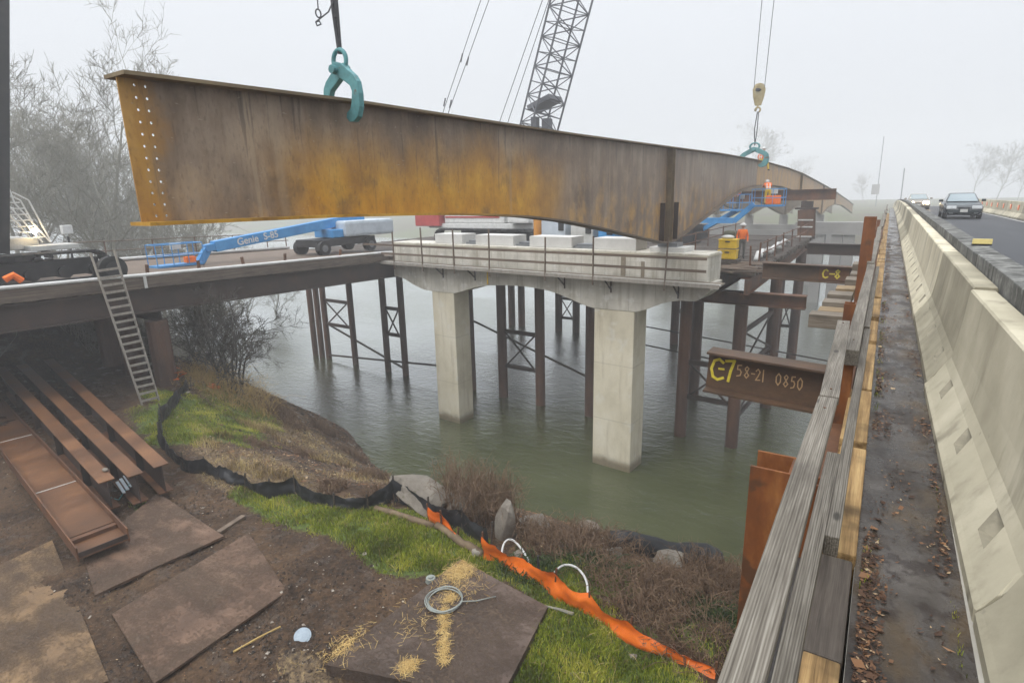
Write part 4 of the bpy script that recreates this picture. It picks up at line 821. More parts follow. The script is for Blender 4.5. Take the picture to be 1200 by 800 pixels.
# ---------------------------------------------------------------- haunched steel girders
def top_z(y): return lerp_tab([(3.6, 3.34), (7, 3.44), (11, 3.48), (15, 3.52), (24, 3.68), (32, 3.83), (40, 3.9), (46, 3.9), (55, 3.82), (65, 3.6), (79, 3.05), (92, 2.5), (104, 2.0), (125, .9), (150, -.4), (175, -1.9)], y)
def bot_z(y): return lerp_tab([(3.6, 1.66), (6.5, 1.65), (9, 1.6), (10.7, 1.53), (12.7, 1.41), (14.8, 1.2), (17, .9), (19.5, .53), (22, .16), (23.6, -.07), (24.9, -.08), (26, .08), (29, .6), (32.4, 1.15), (35.5, 1.7), (38.5, 2.1), (42, 2.32), (46, 2.4), (52, 2.35), (60, 2.0), (70, 1.0), (80, -.2), (89, -1.2), (91, -1.2), (100, -.5), (112, -.3), (130, -.9), (150, -2.2), (175, -4)], y)
def girder(name, X, y0, y1, label, step=.55, holes=False, stiff=(), mw='girder', fw=.5, group=None):
    r = thing(name, label, 'bridge girder', (X, 24.0, -.1), 0, group)
    n = int((y1-y0)/step); ys_ = [y0+(y1-y0)*i/n for i in range(n+1)]
    g = MB(); t = .011; ya = y0
    if holes:
        ya = y0+.5; nr, cols = 12, 4
        zb, zt = bot_z(y0+.2), top_z(y0+.2)
        for sx in (-1, 1):
            for j in range(nr):
                for i in range(cols):
                    yl, yh = y0+.5*i/cols, y0+.5*(i+1)/cols; zl, zh = zb+(zt-zb)*j/nr, zb+(zt-zb)*(j+1)/nr; X_ = X+sx*t
                    if i in (1, 2) and j not in ():
                        cy, cz = (yl+yh)/2, (zl+zh)/2
                        sq = [(yh, cz), (yh, zh), (cy, zh), (yl, zh), (yl, cz), (yl, zl), (cy, zl), (yh, zl)]; rr_ = .018
                        inn = [(cy+rr_*math.cos(k*math.pi/4), cz+rr_*math.sin(k*math.pi/4)) for k in range(8)]
                        V_ = [(X_, a, b) for a, b in sq]+[(X_, a, b) for a, b in inn]+[(X, a, b) for a, b in inn]
                        g.add(V_, [(k, (k+1) % 8, 8+(k+1) % 8, 8+k) for k in range(8)]+[(8+k, 8+(k+1) % 8, 16+(k+1) % 8, 16+k) for k in range(8)])
                    else: g.add([(X_, yl, zl), (X_, yh, zl), (X_, yh, zh), (X_, yl, zh)], [(0, 1, 2, 3)])
        g.add([(X-t, y0, zb), (X+t, y0, zb), (X+t, y0, zt), (X-t, y0, zt)], [(0, 1, 2, 3)])
        ys_ = [ya]+[y for y in ys_ if y > ya+.1]
    P = [(y, bot_z(y)) for y in ys_]; Q = [(y, top_z(y)) for y in ys_]
    m_ = 6
    for sx in (-1, 1):
        g.grid(len(ys_)-1, m_, lambda u, v: (X+sx*t, ys_[int(round(u*(len(ys_)-1)))], bot_z(ys_[int(round(u*(len(ys_)-1)))])*(1-v)+top_z(ys_[int(round(u*(len(ys_)-1)))])*v))
    for ye in (ys_[0], ys_[-1])[(1 if holes else 0):]: g.add([(X-t, ye, bot_z(ye)), (X+t, ye, bot_z(ye)), (X+t, ye, top_z(ye)), (X-t, ye, top_z(ye))], [(0, 1, 2, 3)])
    web = g.build('web', M[mw], r, fix=False)
    ys2 = [y0-.02 if holes else y0]+ys_[1:]
    for nm, fn, s, mt in (('top_flange', top_z, 1, 'flange'), ('bottom_flange', bot_z, -1, 'flange_orange' if holes else 'flange')):
        g = MB(); th = .045
        pr = lambda y: [(X-fw/2, y, fn(y)), (X+fw/2, y, fn(y)), (X+fw/2, y, fn(y)+s*th), (X-fw/2, y, fn(y)+s*th)]
        vs_ = [q for y in ys2 for q in pr(y)]; k = len(ys2)
        g.add(vs_, [(4*i+j, 4*i+(j+1) % 4, 4*i+4+(j+1) % 4, 4*i+4+j) for i in range(k-1) for j in range(4)]+[(0, 1, 2, 3), tuple(4*k-4+j for j in range(4))])
        g.build(nm, [M[mt]], r)
    for y, w, f0, f1 in stiff:
        for sx in (-1, 1):
            zb, zt = bot_z(y), top_z(y); MB().bb((X+sx*(t+.002), y-.013, zb+.003+(zt-zb)*f0), (X+sx*(t+w), y+.013, zb+(zt-zb)*f1-.003)).build('stiffener', M['rust_dark'] if f1 < .9 else M['flange'], r)
    return r
girder('girder', -7.85, 3.6, 43.0, 'huge rust streaked haunched girder hanging from two teal clamps', holes=True, stiff=[(24.3, .22, 0, 1), (24.0, .2, 0, 1), (23.3, .2, 0, .42), (25.1, .2, 0, .42)])
girder('girder', -7.85, 43.05, 172, 'orange brown girder already in place beyond the splice where workers stand', 1.5, stiff=[(y, .2, 0, 1) for y in (66, 90, 112)])
FG = 'foggy girders on the far pier'
for X, ya, lb in ((-12.4, 58, 'second foggy girder line on the far pier, nearest behind the orange one'), (-17, 60, 'third foggy girder line in the middle of the far pier'), (-21.6, 62, 'furthest left foggy girder line on the far pier')):
    girder('girder', X, ya, 172, lb, 2.0, stiff=[(90, .3, 0, 1)], mw='flange', group=FG)
# far pier in the fog
fp = thing('bridge_pier', 'far concrete pier fading into fog under the distant girders', 'bridge pier', (-16, 90, -13))
MB().bb((-31, 89, -6), (-3.5, 91.2, -3.3)).build('cap', M['conc_fog'], fp, bevel=.05)
MB().bb((-30.5, 89.1, -3.29), (-4, 91.1, -2.6)).build('upper_block', M['conc_fog'], fp)
for x in (-28, -19, -8): MB().bb((x-1, 89.2, -13.5), (x+1, 91, -6.01)).build('column', M['conc_fog'], fp)
for X in (-7.85, -12.4, -17, -21.6): MB().bb((X-.5, 89.6, -2.59), (X+.5, 90.6, -1.26)).build('pedestal', M['conc_fog'], fp)
fp2 = thing('bridge_pier', 'old concrete bridge pier standing in fog behind the right piles', 'bridge pier', (-4, 62, -13))
for x in (-6.4, -4.6, -3.4): MB().bb((x-.55, 75, -13.5), (x+.55, 76.5, -3.0)).build('column', M['conc_fog'], fp2)
MB().bb((-9, 74.8, -2.99), (3, 76.8, -1.6)).build('cap', M['conc_fog'], fp2)

# ---------------------------------------------------------------- work trestles on steel piles
def pile(p, r, z0, z1, rad_=.31, tilt=0): 
    return MB().tube([(p[0], p[1], z0), (p[0]+tilt, p[1], z1)], rad_, 14).build('pile', M['rust_pile'], r, smooth=False, fix=False)
def xbrace(r, p, q, z0, z1):
    p, q = Vector(p), Vector(q); d = (q-p).normalized(); a, b = p+d*.3, q-d*.3; g = MB()
    for z in (z0, z1): g.bar((a.x, a.y, z), (b.x, b.y, z), .18, .24)
    g.bar((a.x, a.y, z0), (b.x, b.y, z1), .08, .09); g.bar((a.x, a.y-.09, z1), (b.x, b.y-.09, z0), .08, .09); g.build('brace', M['rust_dark'], r)
TX = -24.7
def tz_deck(y): return -.9-.022*(y-6)
tn = thing('work_trestle', 'near timber decked work trestle carrying the lift and left crane', 'work trestle', (-30, 10, -6))
def deck_strip(y0, y1, x0, x1, z0, z1): return MB().add([(x, y, tz_deck(y)+z) for z in (z0, z1) for x, y in ((x0, y0), (x1, y0), (x1, y1), (x0, y1))], [(3, 2, 1, 0), (4, 5, 6, 7), (0, 1, 5, 4), (1, 2, 6, 5), (2, 3, 7, 6), (3, 0, 4, 7)])
k = 0; y = -8
g = MB()
while y < 26.2:
    w = R.choice((.3, .32, .34)); w = min(w, 26.3-y); j = R.uniform(-.06, .06)
    b_ = MB(); zz0 = tz_deck(y); b_.bb((-36.5, y+.006, zz0-.34), (TX+j, y+w-.006, zz0-.04+R.uniform(-.012, .012))); g.add(b_.v, b_.f); y += w
g.build('deck_timbers', M['deck_end'], tn)
def beam_seg(x, y0, y1, zt, h, w, nm, m, tf=.05):
    z0, z1 = tz_deck(y0)+zt-h/2, tz_deck(y1)+zt-h/2; return MB().ibeam((x, y0, z0), (x, y1, z1), w, h, tf, .03).build(nm, m, tn)
beam_seg(TX-.2, -8, 26.2, -.36, .95, .42, 'edge_girder', M['rust_dark'])
for x in (-27.6, -30.5, -33.4, -36.2): beam_seg(x, -8, 26.2, -.36, .95, .42, 'girder', M['rust_dark'])
deck_strip(-8, 24.2, TX-.24, TX+.07, -.3, .13).build('edge_timber', M['wood_mat'], tn); deck_strip(-8, 26, -36.4, -36.1, -.038, .16).build('edge_timber', M['wood_mat'], tn)
deck_strip(-8, 26, -36.0, TX-.5, -.03, -.012).build('deck_dirt', M['plank'], tn)
for x, y in ((-25.1, 11.4), (-30.5, 11.6), (-35.5, 11.7), (-28, 11.5), (-25.1, 1.5), (-30.5, 1.5), (-35.5, 1.5)): MB().tube([(x, y, -7.5), (x, y, tz_deck(y)-1.72)], .42, 16).build('pile', M['rust_pile'], tn, fix=False)
for y in (11.5, 1.5): MB().ibeam((-36.4, y, tz_deck(y)-1.52), (TX-.1, y, tz_deck(y)-1.52), .4, .4).build('bent_cap', M['rust_dark'], tn)
for px in (172, 234, 287, 335, 400):
    q = at_x(px, 318, TX-.4); b = Vector((TX-.4, q.y, tz_deck(q.y)-.04)); MB().bar(b, b+Vector((R.uniform(-.04, .04), R.uniform(-.05, .05), .62)), .1, .1).build('curb_post', M['rust'], tn)
for y in (14.5, 17, 19.5, 22, 24.5, 26): MB().bar((-36.2, y, tz_deck(y)+.1), (-36.2, y, tz_deck(y)+1.15), .05, .05).build('rail_post', M['rust'], tn)
for h in (.6, 1.12): MB().tube([(-36.2, 5, tz_deck(5)+h), (-36.2, 26.2, tz_deck(26.2)+h)], .03, 6).build('handrail', M['plank'], tn)
# white pipe along the near edge and along the far edge
ep = thing('utility_pipe', 'long white pipe along the near edge of the trestle deck', 'pipe', (TX-.1, 10, tz_deck(10)))
MB().tube([(TX-.02, -8, tz_deck(-8)+.21), (TX-.02, 6, tz_deck(6)+.21), (TX-.02, 16, tz_deck(16)+.2), (TX-.02, 24.4, tz_deck(24.4)+.21), (TX+.6, 25.0, tz_deck(25)+.2)], .075, 10).build('pipe', M['pvc'], ep, smooth=True)
q = at_x(167, 318, TX+.02); MB().bar((TX+.1, q.y, tz_deck(q.y)+.18), (TX+.1, q.y, tz_deck(q.y)-.3), .11, .03, (1, 0, 0)).build('drop_pipe', M['pvc'], ep)
solo(MB().tube([(-35.9, 3, tz_deck(3)+.12), (-35.9, 26, tz_deck(26)+.12)], .1, 8), 'utility_pipe', M['pvc'], 'white pipe along the far edge of the trestle deck', 'pipe', loc=(-35.9, 10, -1), smooth=True)
# river trestle: bents at y = 30 and 48.5
tb = thing('work_trestle', 'river work trestle on rows of rusty piles behind the pier', 'work trestle', (-22, 35, -13))
row2 = [-40.1, -39.2, -38.3, -34.9, -31.1, -29.2, -22.8, -20.1, -17.2, -13.7, -8.2, -5.5]
Y2 = lambda x: 30.4+(x+39)*-.041
for x in row2: pile((x, Y2(x)), tb, -13.4, -2.9, .24 if x < -28 else .31)
for a, b, z0, z1 in ((-38.3, -34.9, -7.9, -5.9), (-31.1, -29.2, -7.9, -5.9), (-20.1, -17.2, -8.7, -6.4), (-8.2, -5.5, -8.6, -6.7)): xbrace(tb, (a, Y2(a), 0), (b, Y2(b), 0), z0, z1)
g = MB(); g.bar((-38.3, 30.6, -8.0), (-29.2, 30.2, -10.6), .12, .12); g.bar((-38.3, 30.3, -10.6), (-26, 30.0, -9.7), .12, .12); g.bar((-22.8, 29.9, -6.0), (-14, 29.4, -8.5), .1, .1); g.build('brace_pipe', M['rust_dark'], tb)
MB().ibeam((-41, 30.4, -3.05), (-7.2, 29.1, -3.05), .45, .55).build('bent_cap', M['rust_dark'], tb)
MB().ibeam((-9.2, 28.75, -3.05), (-2.66, 28.5, -3.02), .5, .62, .045, .03).build('bent_cap', M['rust'], tb)
row3 = [-33, -31.6, -30.4, -26.1, -24.2, -21.8, -14.6, -12.8, -6.5, -5.2]
for x in row3: pile((x, 48.5), tb, -13.4, -2.4, .36)
for a, b, z0, z1 in ((-26.1, -24.2, -9.6, -7.7), (-26.1, -24.2, -7.4, -5.6), (-14.6, -12.8, -8, -6.2), (-6.5, -5.2, -8.4, -6.2), (-21.8, -24.2, -8, -6.2)): xbrace(tb, (a, 48.5, 0), (b, 48.5, 0), z0, z1)
g = MB(); a_, b_ = Vector((-5.45, 29.4, 0)), Vector((-5.05, 35.6, 0))
for z0, z1 in ((-7.0, -4.9), (-9.4, -7.5)):
    for z in (z0, z1): g.bar(a_+Z3*z, b_+Z3*z, .14, .22)
    g.bar(a_+Z3*z0, b_+Z3*z1, .07, .09); g.bar(a_+Z3*z1+Vector((.1, 0, 0)), b_+Z3*z0+Vector((.1, 0, 0)), .07, .09)
g.build('brace', M['rust_dark'], tb)
for x in (-9.4, -5.0): pile((x, 36), tb, -13.4, -2.4, .33)
MB().ibeam((-34, 48.5, -2.15), (-3.6, 48.5, -2.15), .5, .5).build('bent_cap', M['rust_dark'], tb)
MB().bar((-20, 44, -8.2), (-2, 41, -8.9), .08, .08).build('brace_pipe', M['rust_dark'], tb); MB().bar((-19, 40, -8.6), (-5.5, 38, -9.2), .08, .08).build('brace_pipe', M['rust_dark'], tb)
for x in (-5.0, -6.3, -9, -13, -17, -21, -25, -29, -33): MB().ibeam((x, 26.6, -2.2), (x, 51, -1.95), .4, .75).build('stringer', M['rust'] if x > -7 else M['rust_dark'], tb)
g = MB(); y = 26.8
while y < 50.5:
    b_ = MB().bb((-36, y+.006, -1.74), (-4.65+R.uniform(-.15, .15), y+.28, -1.5+R.uniform(-.02, .02))); g.add(b_.v, b_.f); y += .285
g.build('deck_timbers', M['wood_dark'], tb)
for y in (27, 29, 31.2, 33.6, 36.5, 40, 44, 48): MB().bar((-4.9, y, -1.5), (-4.9+R.uniform(-.05, .05), y, -.42), .07, .07).build('rail_post', M['rust'], tb)
for h in (.5, 1.0): MB().tube([(-4.9, 30, -1.5+h), (-4.9, 50, -1.48+h)], .028, 6).build('handrail', M['rust'], tb)
for y in (30, 33, 36, 39, 43, 47): MB().bar((-9.8, y, -1.5), (-9.8, y, -.42), .07, .07).build('rail_post', M['rust'], tb)
for h in (.5, 1.0): MB().tube([(-9.8, 29, -1.5+h), (-9.8, 50, -1.5+h)], .028, 6).build('handrail', M['rust'], tb)
# clutter on the deck near the worker
g = MB()
for _ in range(30): c = Vector((R.uniform(-6.6, -4.9), R.uniform(25.6, 29), -1.5+R.uniform(0, .25))); a = R.uniform(-.5, .5); L = R.uniform(.6, 2.2); dd = Vector((math.cos(a), math.sin(a), R.uniform(-.06, .06)))*L/2; g.bar(c-dd, c+dd, .2, .045)
solo(g, 'plank_pile', M['plank'], 'jumbled planks by the end of the pier cap', 'lumber', loc=(-5.8, 27, -1.5))
g = MB()
for k_ in range(7):
    y0 = 30+k_*1.5; g.tube([(-5.4+R.uniform(-.2, .2), y0, -1.35), (-5.3+R.uniform(-.2, .2), y0+1, -1.2+R.uniform(0, .15)), (-5.2+R.uniform(-.2, .2), y0+2, -1.3)], R.uniform(.08, .14), 7)
solo(g, 'rolled_sheeting', M['pvc'], 'crumpled white sheeting along the trestle edge behind the yellow boxes', 'sheeting', loc=(-5.3, 33, -1.4), smooth=True)
for k_, (z, lb) in enumerate(((-1.1, 'lower yellow toolbox by the pier cap'), (-.62, 'upper yellow toolbox with a white bag on its lid'))):
    c = at_y(853, 300, 27.6); tb_ = thing('toolbox', lb, 'toolbox', (c.x, 27.6, z)); MB().box((c.x, 27.6, z+.2), (.8, .5, .36)).build('body', M['yellow'], tb_, bevel=.03); MB().box((c.x, 27.6, z+.41), (.84, .54, .06)).build('lid', M['yellow'], tb_, bevel=.02); MB().box((c.x, 27.33, z+.33), (.2, .03, .05)).build('handle', M['dark'], tb_)
solo(MB().ball((c.x-.05, 27.6, -.1), (.3, .2, .1), 8, 6), 'bag', M['off_white'], 'white bag lying on the upper yellow toolbox', 'bag', loc=(c.x, 27.6, -.1), smooth=True)
solo(MB().bb((c.x-.5, 27.2, -1.5), (c.x+.5, 28.0, -1.1)), 'timber_block', M['wood_dark'], 'dark timber crib under the yellow toolboxes', 'timber', loc=(c.x, 27.6, -1.3))
# temporary bent beyond: leaning steel post and header under the splice
tw_ = thing('support_tower', 'tall rusty steel post and header beam supporting the far girder', 'support tower', (-5.2, 48.5, -1.5))
MB().ibeam((-5.0, 48.5, -1.45), (-5.15, 48.5, .55), 1.1, 1.0, .06, .05, (0, 1, 0)).build('post', M['rust'], tw_); MB().box((-5.15, 48.5, .62), (1.5, 1.1, .12)).build('cap_plate', M['rust_dark'], tw_); MB().ibeam((-5.15, 48.5, .69), (-5.15, 48.5, 1.15), .75, .7, .05, .05, (0, 1, 0)).build('jack', M['rust_dark'], tw_)
MB().ibeam((-11.4, 48.5, 1.55), (-3.35, 48.5, 1.62), .5, .78, .05, .04).build('header_beam', M['rust'], tw_)
for s in (-.2, .5, 1.0): MB().box((-5.1, 47.94, -1.2+s), (1.0, .05, .1)).build('rung', M['pvc'], tw_)

# ---------------------------------------------------------------- needle beams under the old bridge, with chalk writing
GL = {'C': [[(.9, .85), (.6, 1), (.25, .9), (.05, .5), (.2, .12), (.55, 0), (.95, .12)]], '-': [[(.1, .5), (.9, .5)], ], '7': [[(.05, .95), (.95, 1), (.6, .5), (.4, 0)]], '5': [[(.85, 1), (.25, .97), (.2, .6), (.6, .62), (.85, .4), (.7, .1), (.15, .02)]], '8': [[(.8, .85), (.5, 1), (.2, .8), (.5, .52), (.85, .25), (.5, 0), (.15, .22), (.5, .5), (.8, .85)]], '2': [[(.1, .8), (.45, 1), (.85, .75), (.5, .35), (.1, .02), (.9, .06)]], '1': [[(.5, 1), (.5, 0)]], '0': [[(.5, 1), (.12, .7), (.15, .25), (.5, 0), (.85, .3), (.85, .75), (.5, 1)]], ' ': []}
def chalk(r, txt, x, y, z, h, w, gap, th, mat, dz=0):
    g = MB()
    for ch in txt:
        for st in GL[ch]:
            P = [Vector((x+u*w, y, z+v*h+dz*(x+u*w))) for u, v in st]; Q = [P[0]]
            for a, b in zip(P, P[1:]): Q += [a.lerp(b, .5), b]
            for q_, (a, b) in enumerate(zip(Q, Q[1:])):
                d = (b-a).normalized()*th*.35; a = a-Vector((0, .0009*(q_ % 3), 0)); b = b-Vector((0, .0009*(q_ % 3), 0)); g.bar(a-d, b+d, .004, th, (1, 0, .001) if abs((b-a).x) < 1e-4 else (-(b-a).z, 0, (b-a).x))
        x += w*(1.0 if ch not in '1-' else .75)+gap
    return g.build('chalk_marking', mat, r)
def nbeam(y, x0, x1, zl, zr, h, label, m='rust_brown'):
    r = thing('needle_beam', label, 'steel beam', (x0, y, zl-h/2)); MB().ibeam((x0, y, zl-h/2), (x1, y, zr-h/2), .42, h, .035, .022).build('beam', M[m], r); return r
r = nbeam(9.9, -2.36, .9, -.78, -.93, .72, 'rusty beam chalked C-7 reaching out from the old bridge over the water')
sl_ = -.15/3.26
YF = 9.9-.0165
def chx(px, y=YF): return at_y(px, 430, y).x
chalk(r, 'C', chx(833), YF, -1.3, .37, chx(849)-chx(833), .0, .045, M['chalk_y']); chalk(r, '-', chx(842), YF, -1.2, .2, .1, 0, .035, M['chalk_y']); chalk(r, '7', chx(850), YF, -1.3, .37, chx(861)-chx(850), 0, .045, M['chalk_y'])
for t_, a_, b_ in (('5', 863, 871), ('8', 872, 880), ('-', 881, 886), ('2', 886, 893), ('1', 893, 898), ('0', 910, 918), ('8', 919, 927), ('5', 928, 935), ('0', 936, 944)): chalk(r, t_, chx(a_), YF, -1.19-.0012*(a_-863), .2, (chx(b_)-chx(a_))*.9, 0, .018, M['chalk_t'])
r = nbeam(24.0, -3.88, .9, -.78, -.86, .62, 'dark rusty beam marked C-8 between the trestle and the old bridge')
xc = at_y(964, 320, 23.97).x; MB().bb((xc-.12, 23.975, -1.36), (xc+.85, 23.985, -.87)).build('web_patch', M['rust'], r)
chalk(r, 'C-8', xc, 23.965, -1.27, .3, .19, .03, .05, M['chalk_y'])
nbeam(37.0, -3.7, .9, -1.02, -1.05, .62, 'foggy rusty beam beyond the one marked C-8', 'rust_dark')

# ---------------------------------------------------------------- old bridge: deck, road, walkway, parapet, barriers
def crest(y): return -1.5e-4*max(0, y-30)**2 if y < 180 else -3.375-.045*(y-180)
YS = axis([(-40, 0, 5), (0, 60, 3), (60, 260, 8)])
def strip(prof, ys_, closed=True):
    g = MB(); k = len(prof); g.add([(x, y, z+crest(y)) for y in ys_ for x, z in prof], [(i*k+j, i*k+(j+1) % k, (i+1)*k+(j+1) % k, (i+1)*k+j) for i in range(len(ys_)-1) for j in range(k if closed else k-1)]+([tuple(range(k))[::-1], tuple((len(ys_)-1)*k+j for j in range(k))] if closed else [])); return g
def seg(a, b, st=3): n = max(1, int((b-a)/st)); return [a+(b-a)*i/n for i in range(n+1)]
tag(strip([(.06, -.45), (7.2, -.45), (7.2, .19), (1.0, .19), (1.0, -.004), (.06, -.004)], YS).build('bridge_deck', M['conc_grey']), 'old concrete bridge deck', kind='structure')
tag(strip([(1.125, .2), (7.0, .2)], YS, False).build('road', M['asphalt'], fix=False), 'dark asphalt road on the old bridge', kind='structure')
wk = MB()
for y0 in [-6.4+3.6*i for i in range(36)]:
    y1 = y0+3.594; wk.add([(x, y, z+crest(y)) for y in (y0, y1) for x, z in ((.062, -.06), (.5, -.06), (.5, R.uniform(-.001, .003)), (.062, R.uniform(-.001, .003)))], [(0, 1, 5, 4), (1, 2, 6, 5), (2, 3, 7, 6), (3, 0, 4, 7), (0, 3, 2, 1), (4, 5, 6, 7)])
tag(wk.build('walkway', M['walk']), 'narrow wet walkway strewn with dead leaves between timbers and barriers', kind='structure')
tag(strip([(5.45, .2042), (5.55, .2042)], YS, False).build('road_marking', M['off_white'], fix=False), 'white edge line on the road', kind='structure')
V, Fc, T = [], [], []
for _ in range(17000):
    y = 1.2+R.random()**1.8*26; e = R.random(); x = .09+abs(R.gauss(0, .06)) if e < .5 else (.47-abs(R.gauss(0, .05)) if e < .82 else R.uniform(.09, .47))
    if not .07 < x < .47 or noise.noise(Vector((x*5, y*1.6, 4)))+(.35 if e < .5 else .1) < R.random()*.6: continue
    s = R.uniform(.004, .016)*(1 if R.random() > .06 else 2.2); a = R.uniform(0, 6.28); o = len(V); t1 = R.uniform(-.4, .6)
    dx, dy = Vector((math.cos(a), math.sin(a), 0))*s, Vector((-math.sin(a), math.cos(a), 0))*s*R.uniform(.2, .7); c = Vector((x, y, .006+crest(y)+R.random()*.006))
    V += [tuple(c-dx+Z3*s*t1*.5), tuple(c-dy), tuple(c+dx+Z3*s*.3), tuple(c+dy+Z3*s*t1)]; Fc.append((o, o+1, o+2, o+3)); T += [R.random()**1.6]*4
m = bpy.data.meshes.new('leaf_litter'); m.from_pydata(V, [], Fc); a_ = m.attributes.new('tint', 'FLOAT', 'POINT'); a_.data.foreach_set('value', T); m.materials.append(M['litter'])
o = bpy.data.objects.new('leaf_litter', m); COL.objects.link(o); tag(o, 'dead leaves and dirt crumbs along the edges of the walkway', 'leaves', kind='stuff')
mo = [( .085+abs(R.gauss(0, .025)), y, crest(y), R.random()) for y in [1.5+R.random()*10 for _ in range(900)]]+[(.465-abs(R.gauss(0, .012)), y, crest(y), R.random()*.5) for y in [2+R.random()*3 for _ in range(160)]]
blades('moss', M['grass'], [q for q in mo if noise.noise(Vector((q[0]*3, q[1]*2.2, 1))) > .05], 'thin moss and weeds along the edges of the walkway', 'moss', lambda k: R.uniform(.006, .028), lambda k: R.uniform(.003, .007), 1.2)
pr = thing('parapet', 'dark lichen stained concrete parapet beside the road', 'parapet', (1.0, 10, .19))
y = -20; i = 0
while y < 160:
    L = 2.35; x0, dz = .885+R.uniform(-.004, .004), R.uniform(-.006, .006); strip([(x0, .2), (1.115, .2), (1.115, 1.13+dz), (x0, 1.13+dz)], seg(y+.012, y+L-.012, 1.2)).build('parapet_panel', M['parapet'], pr, bevel=.012 if y < 25 else 0); y += L
q = at_z(1148, 288, 1.13); rf = thing('road_reflector', 'small yellow reflector plate on top of the parapet', 'reflector', (q.x+.02, q.y, 1.13)); MB().box((q.x+.02, q.y, 1.18), (.2, .02, .075)).build('plate', M['reflect_y'], rf, bevel=.004); MB().box((q.x+.02, q.y+.03, 1.145), (.2, .08, .02)).build('base', M['dark'], rf)
# jersey barriers
PROF = [(.48, 0), (.478, .085), (.5, .115), (.541, .18), (.545, .186), (.608, .285), (.612, .291), (.645, .37), (.668, .55), (.685, .75), (.7, .985), (.712, 1.0), (.868, 1.0), (.876, .985), (.878, 0)]
def barrier_mesh():
    L = 3.56; st = [0, .012]; POCK = [.5, 1.7, 2.9]
    for p in POCK: st += [p-.1, p-.08, p+.05, p+.1]
    st += [L-.012, L]; g = MB(); k = len(PROF)
    for i, y in enumerate(st):
        for j, (x, z) in enumerate(PROF):
            ins = 0
            if y in (0, L): x = x+.008 if j < 11 else x; z = z-.006*(j > 9)
            for p in POCK:
                if -.09 < y-p < .06 and j in (4, 5): ins = .055
            g.v.append((x+ins, y+(.06*(z-.2)/.1 if j in (3, 4, 5, 6) and 0 < y < L else 0), z-ins*.2))
    for i in range(len(st)-1):
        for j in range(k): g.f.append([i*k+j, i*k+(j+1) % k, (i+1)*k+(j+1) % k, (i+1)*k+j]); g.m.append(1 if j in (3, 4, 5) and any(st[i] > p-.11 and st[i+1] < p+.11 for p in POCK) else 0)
    g.f += [list(range(k)), [(len(st)-1)*k+j for j in reversed(range(k))]]; g.m += [0, 0]; return g
JB = 'concrete barriers standing along the walkway'
b0 = barrier_mesh().build('concrete_barrier', [M['barrier'], pm('shaded_dirty_recess', (.19, .17, .12), (.31, .28, .205), None, 9)], bevel=0)  # recess colour is darkened for its shade as well as its dirt
def blabel(i, n):
    if i == 0: return 'nearest pale concrete barrier, cut off by the right edge of the picture'
    if i == 1: return 'second concrete barrier, darker and streaked, joining the nearest pale one'
    if i == 2: return 'third concrete barrier, paler again, next beyond the dark streaked one'
    if i < 9: return ORD[i]+' concrete barrier counting from the nearest one along the walkway'
    return 'small distant concrete barrier in the row fading into the fog'
ORD = 'first second third fourth fifth sixth seventh eighth ninth tenth eleventh twelfth'.split()
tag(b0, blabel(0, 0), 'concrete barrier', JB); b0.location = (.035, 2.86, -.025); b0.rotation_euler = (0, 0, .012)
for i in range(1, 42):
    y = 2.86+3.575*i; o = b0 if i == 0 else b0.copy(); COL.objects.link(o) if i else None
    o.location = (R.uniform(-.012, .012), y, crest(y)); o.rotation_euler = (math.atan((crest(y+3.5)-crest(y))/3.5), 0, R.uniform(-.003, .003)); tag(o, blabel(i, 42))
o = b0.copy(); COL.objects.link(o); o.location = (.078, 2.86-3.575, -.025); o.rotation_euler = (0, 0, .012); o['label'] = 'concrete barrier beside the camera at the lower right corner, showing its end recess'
# far barriers across the road, with orange reflectors
FBG = 'concrete barriers across the road'
for i in range(14):
    y = 30+5.02*i; z = .2+crest(y)
    lb = 'far side road barrier nearest the right picture edge, with orange reflectors' if i == 1 else ('far side road barrier just right of the dark car' if i == 3 else 'far side road barrier in the pale row across the road')
    t = thing('road_barrier', lb, 'concrete barrier', (5.85, y, z), 0, FBG)
    g = MB(); P_ = [(5.7, 0), (5.7, .08), (5.84, .3), (5.9, .88), (6.05, .88), (6.1, 0)]; g.add([(x, yy, z+zz+crest(yy)-crest(y)) for yy in (y+.01, y+5.0) for x, zz in P_], [(j, (j+1) % 6, 6+(j+1) % 6, 6+j) for j in range(6)]+[(5, 4, 3, 2, 1, 0), tuple(range(6, 12))]); g.build('body', M['barrier'], t)
    for dy in (1.2, 3.6): MB().box((5.84, y+dy, z+.57), (.02, .42, .26)).build('reflector', M['reflector'], t)
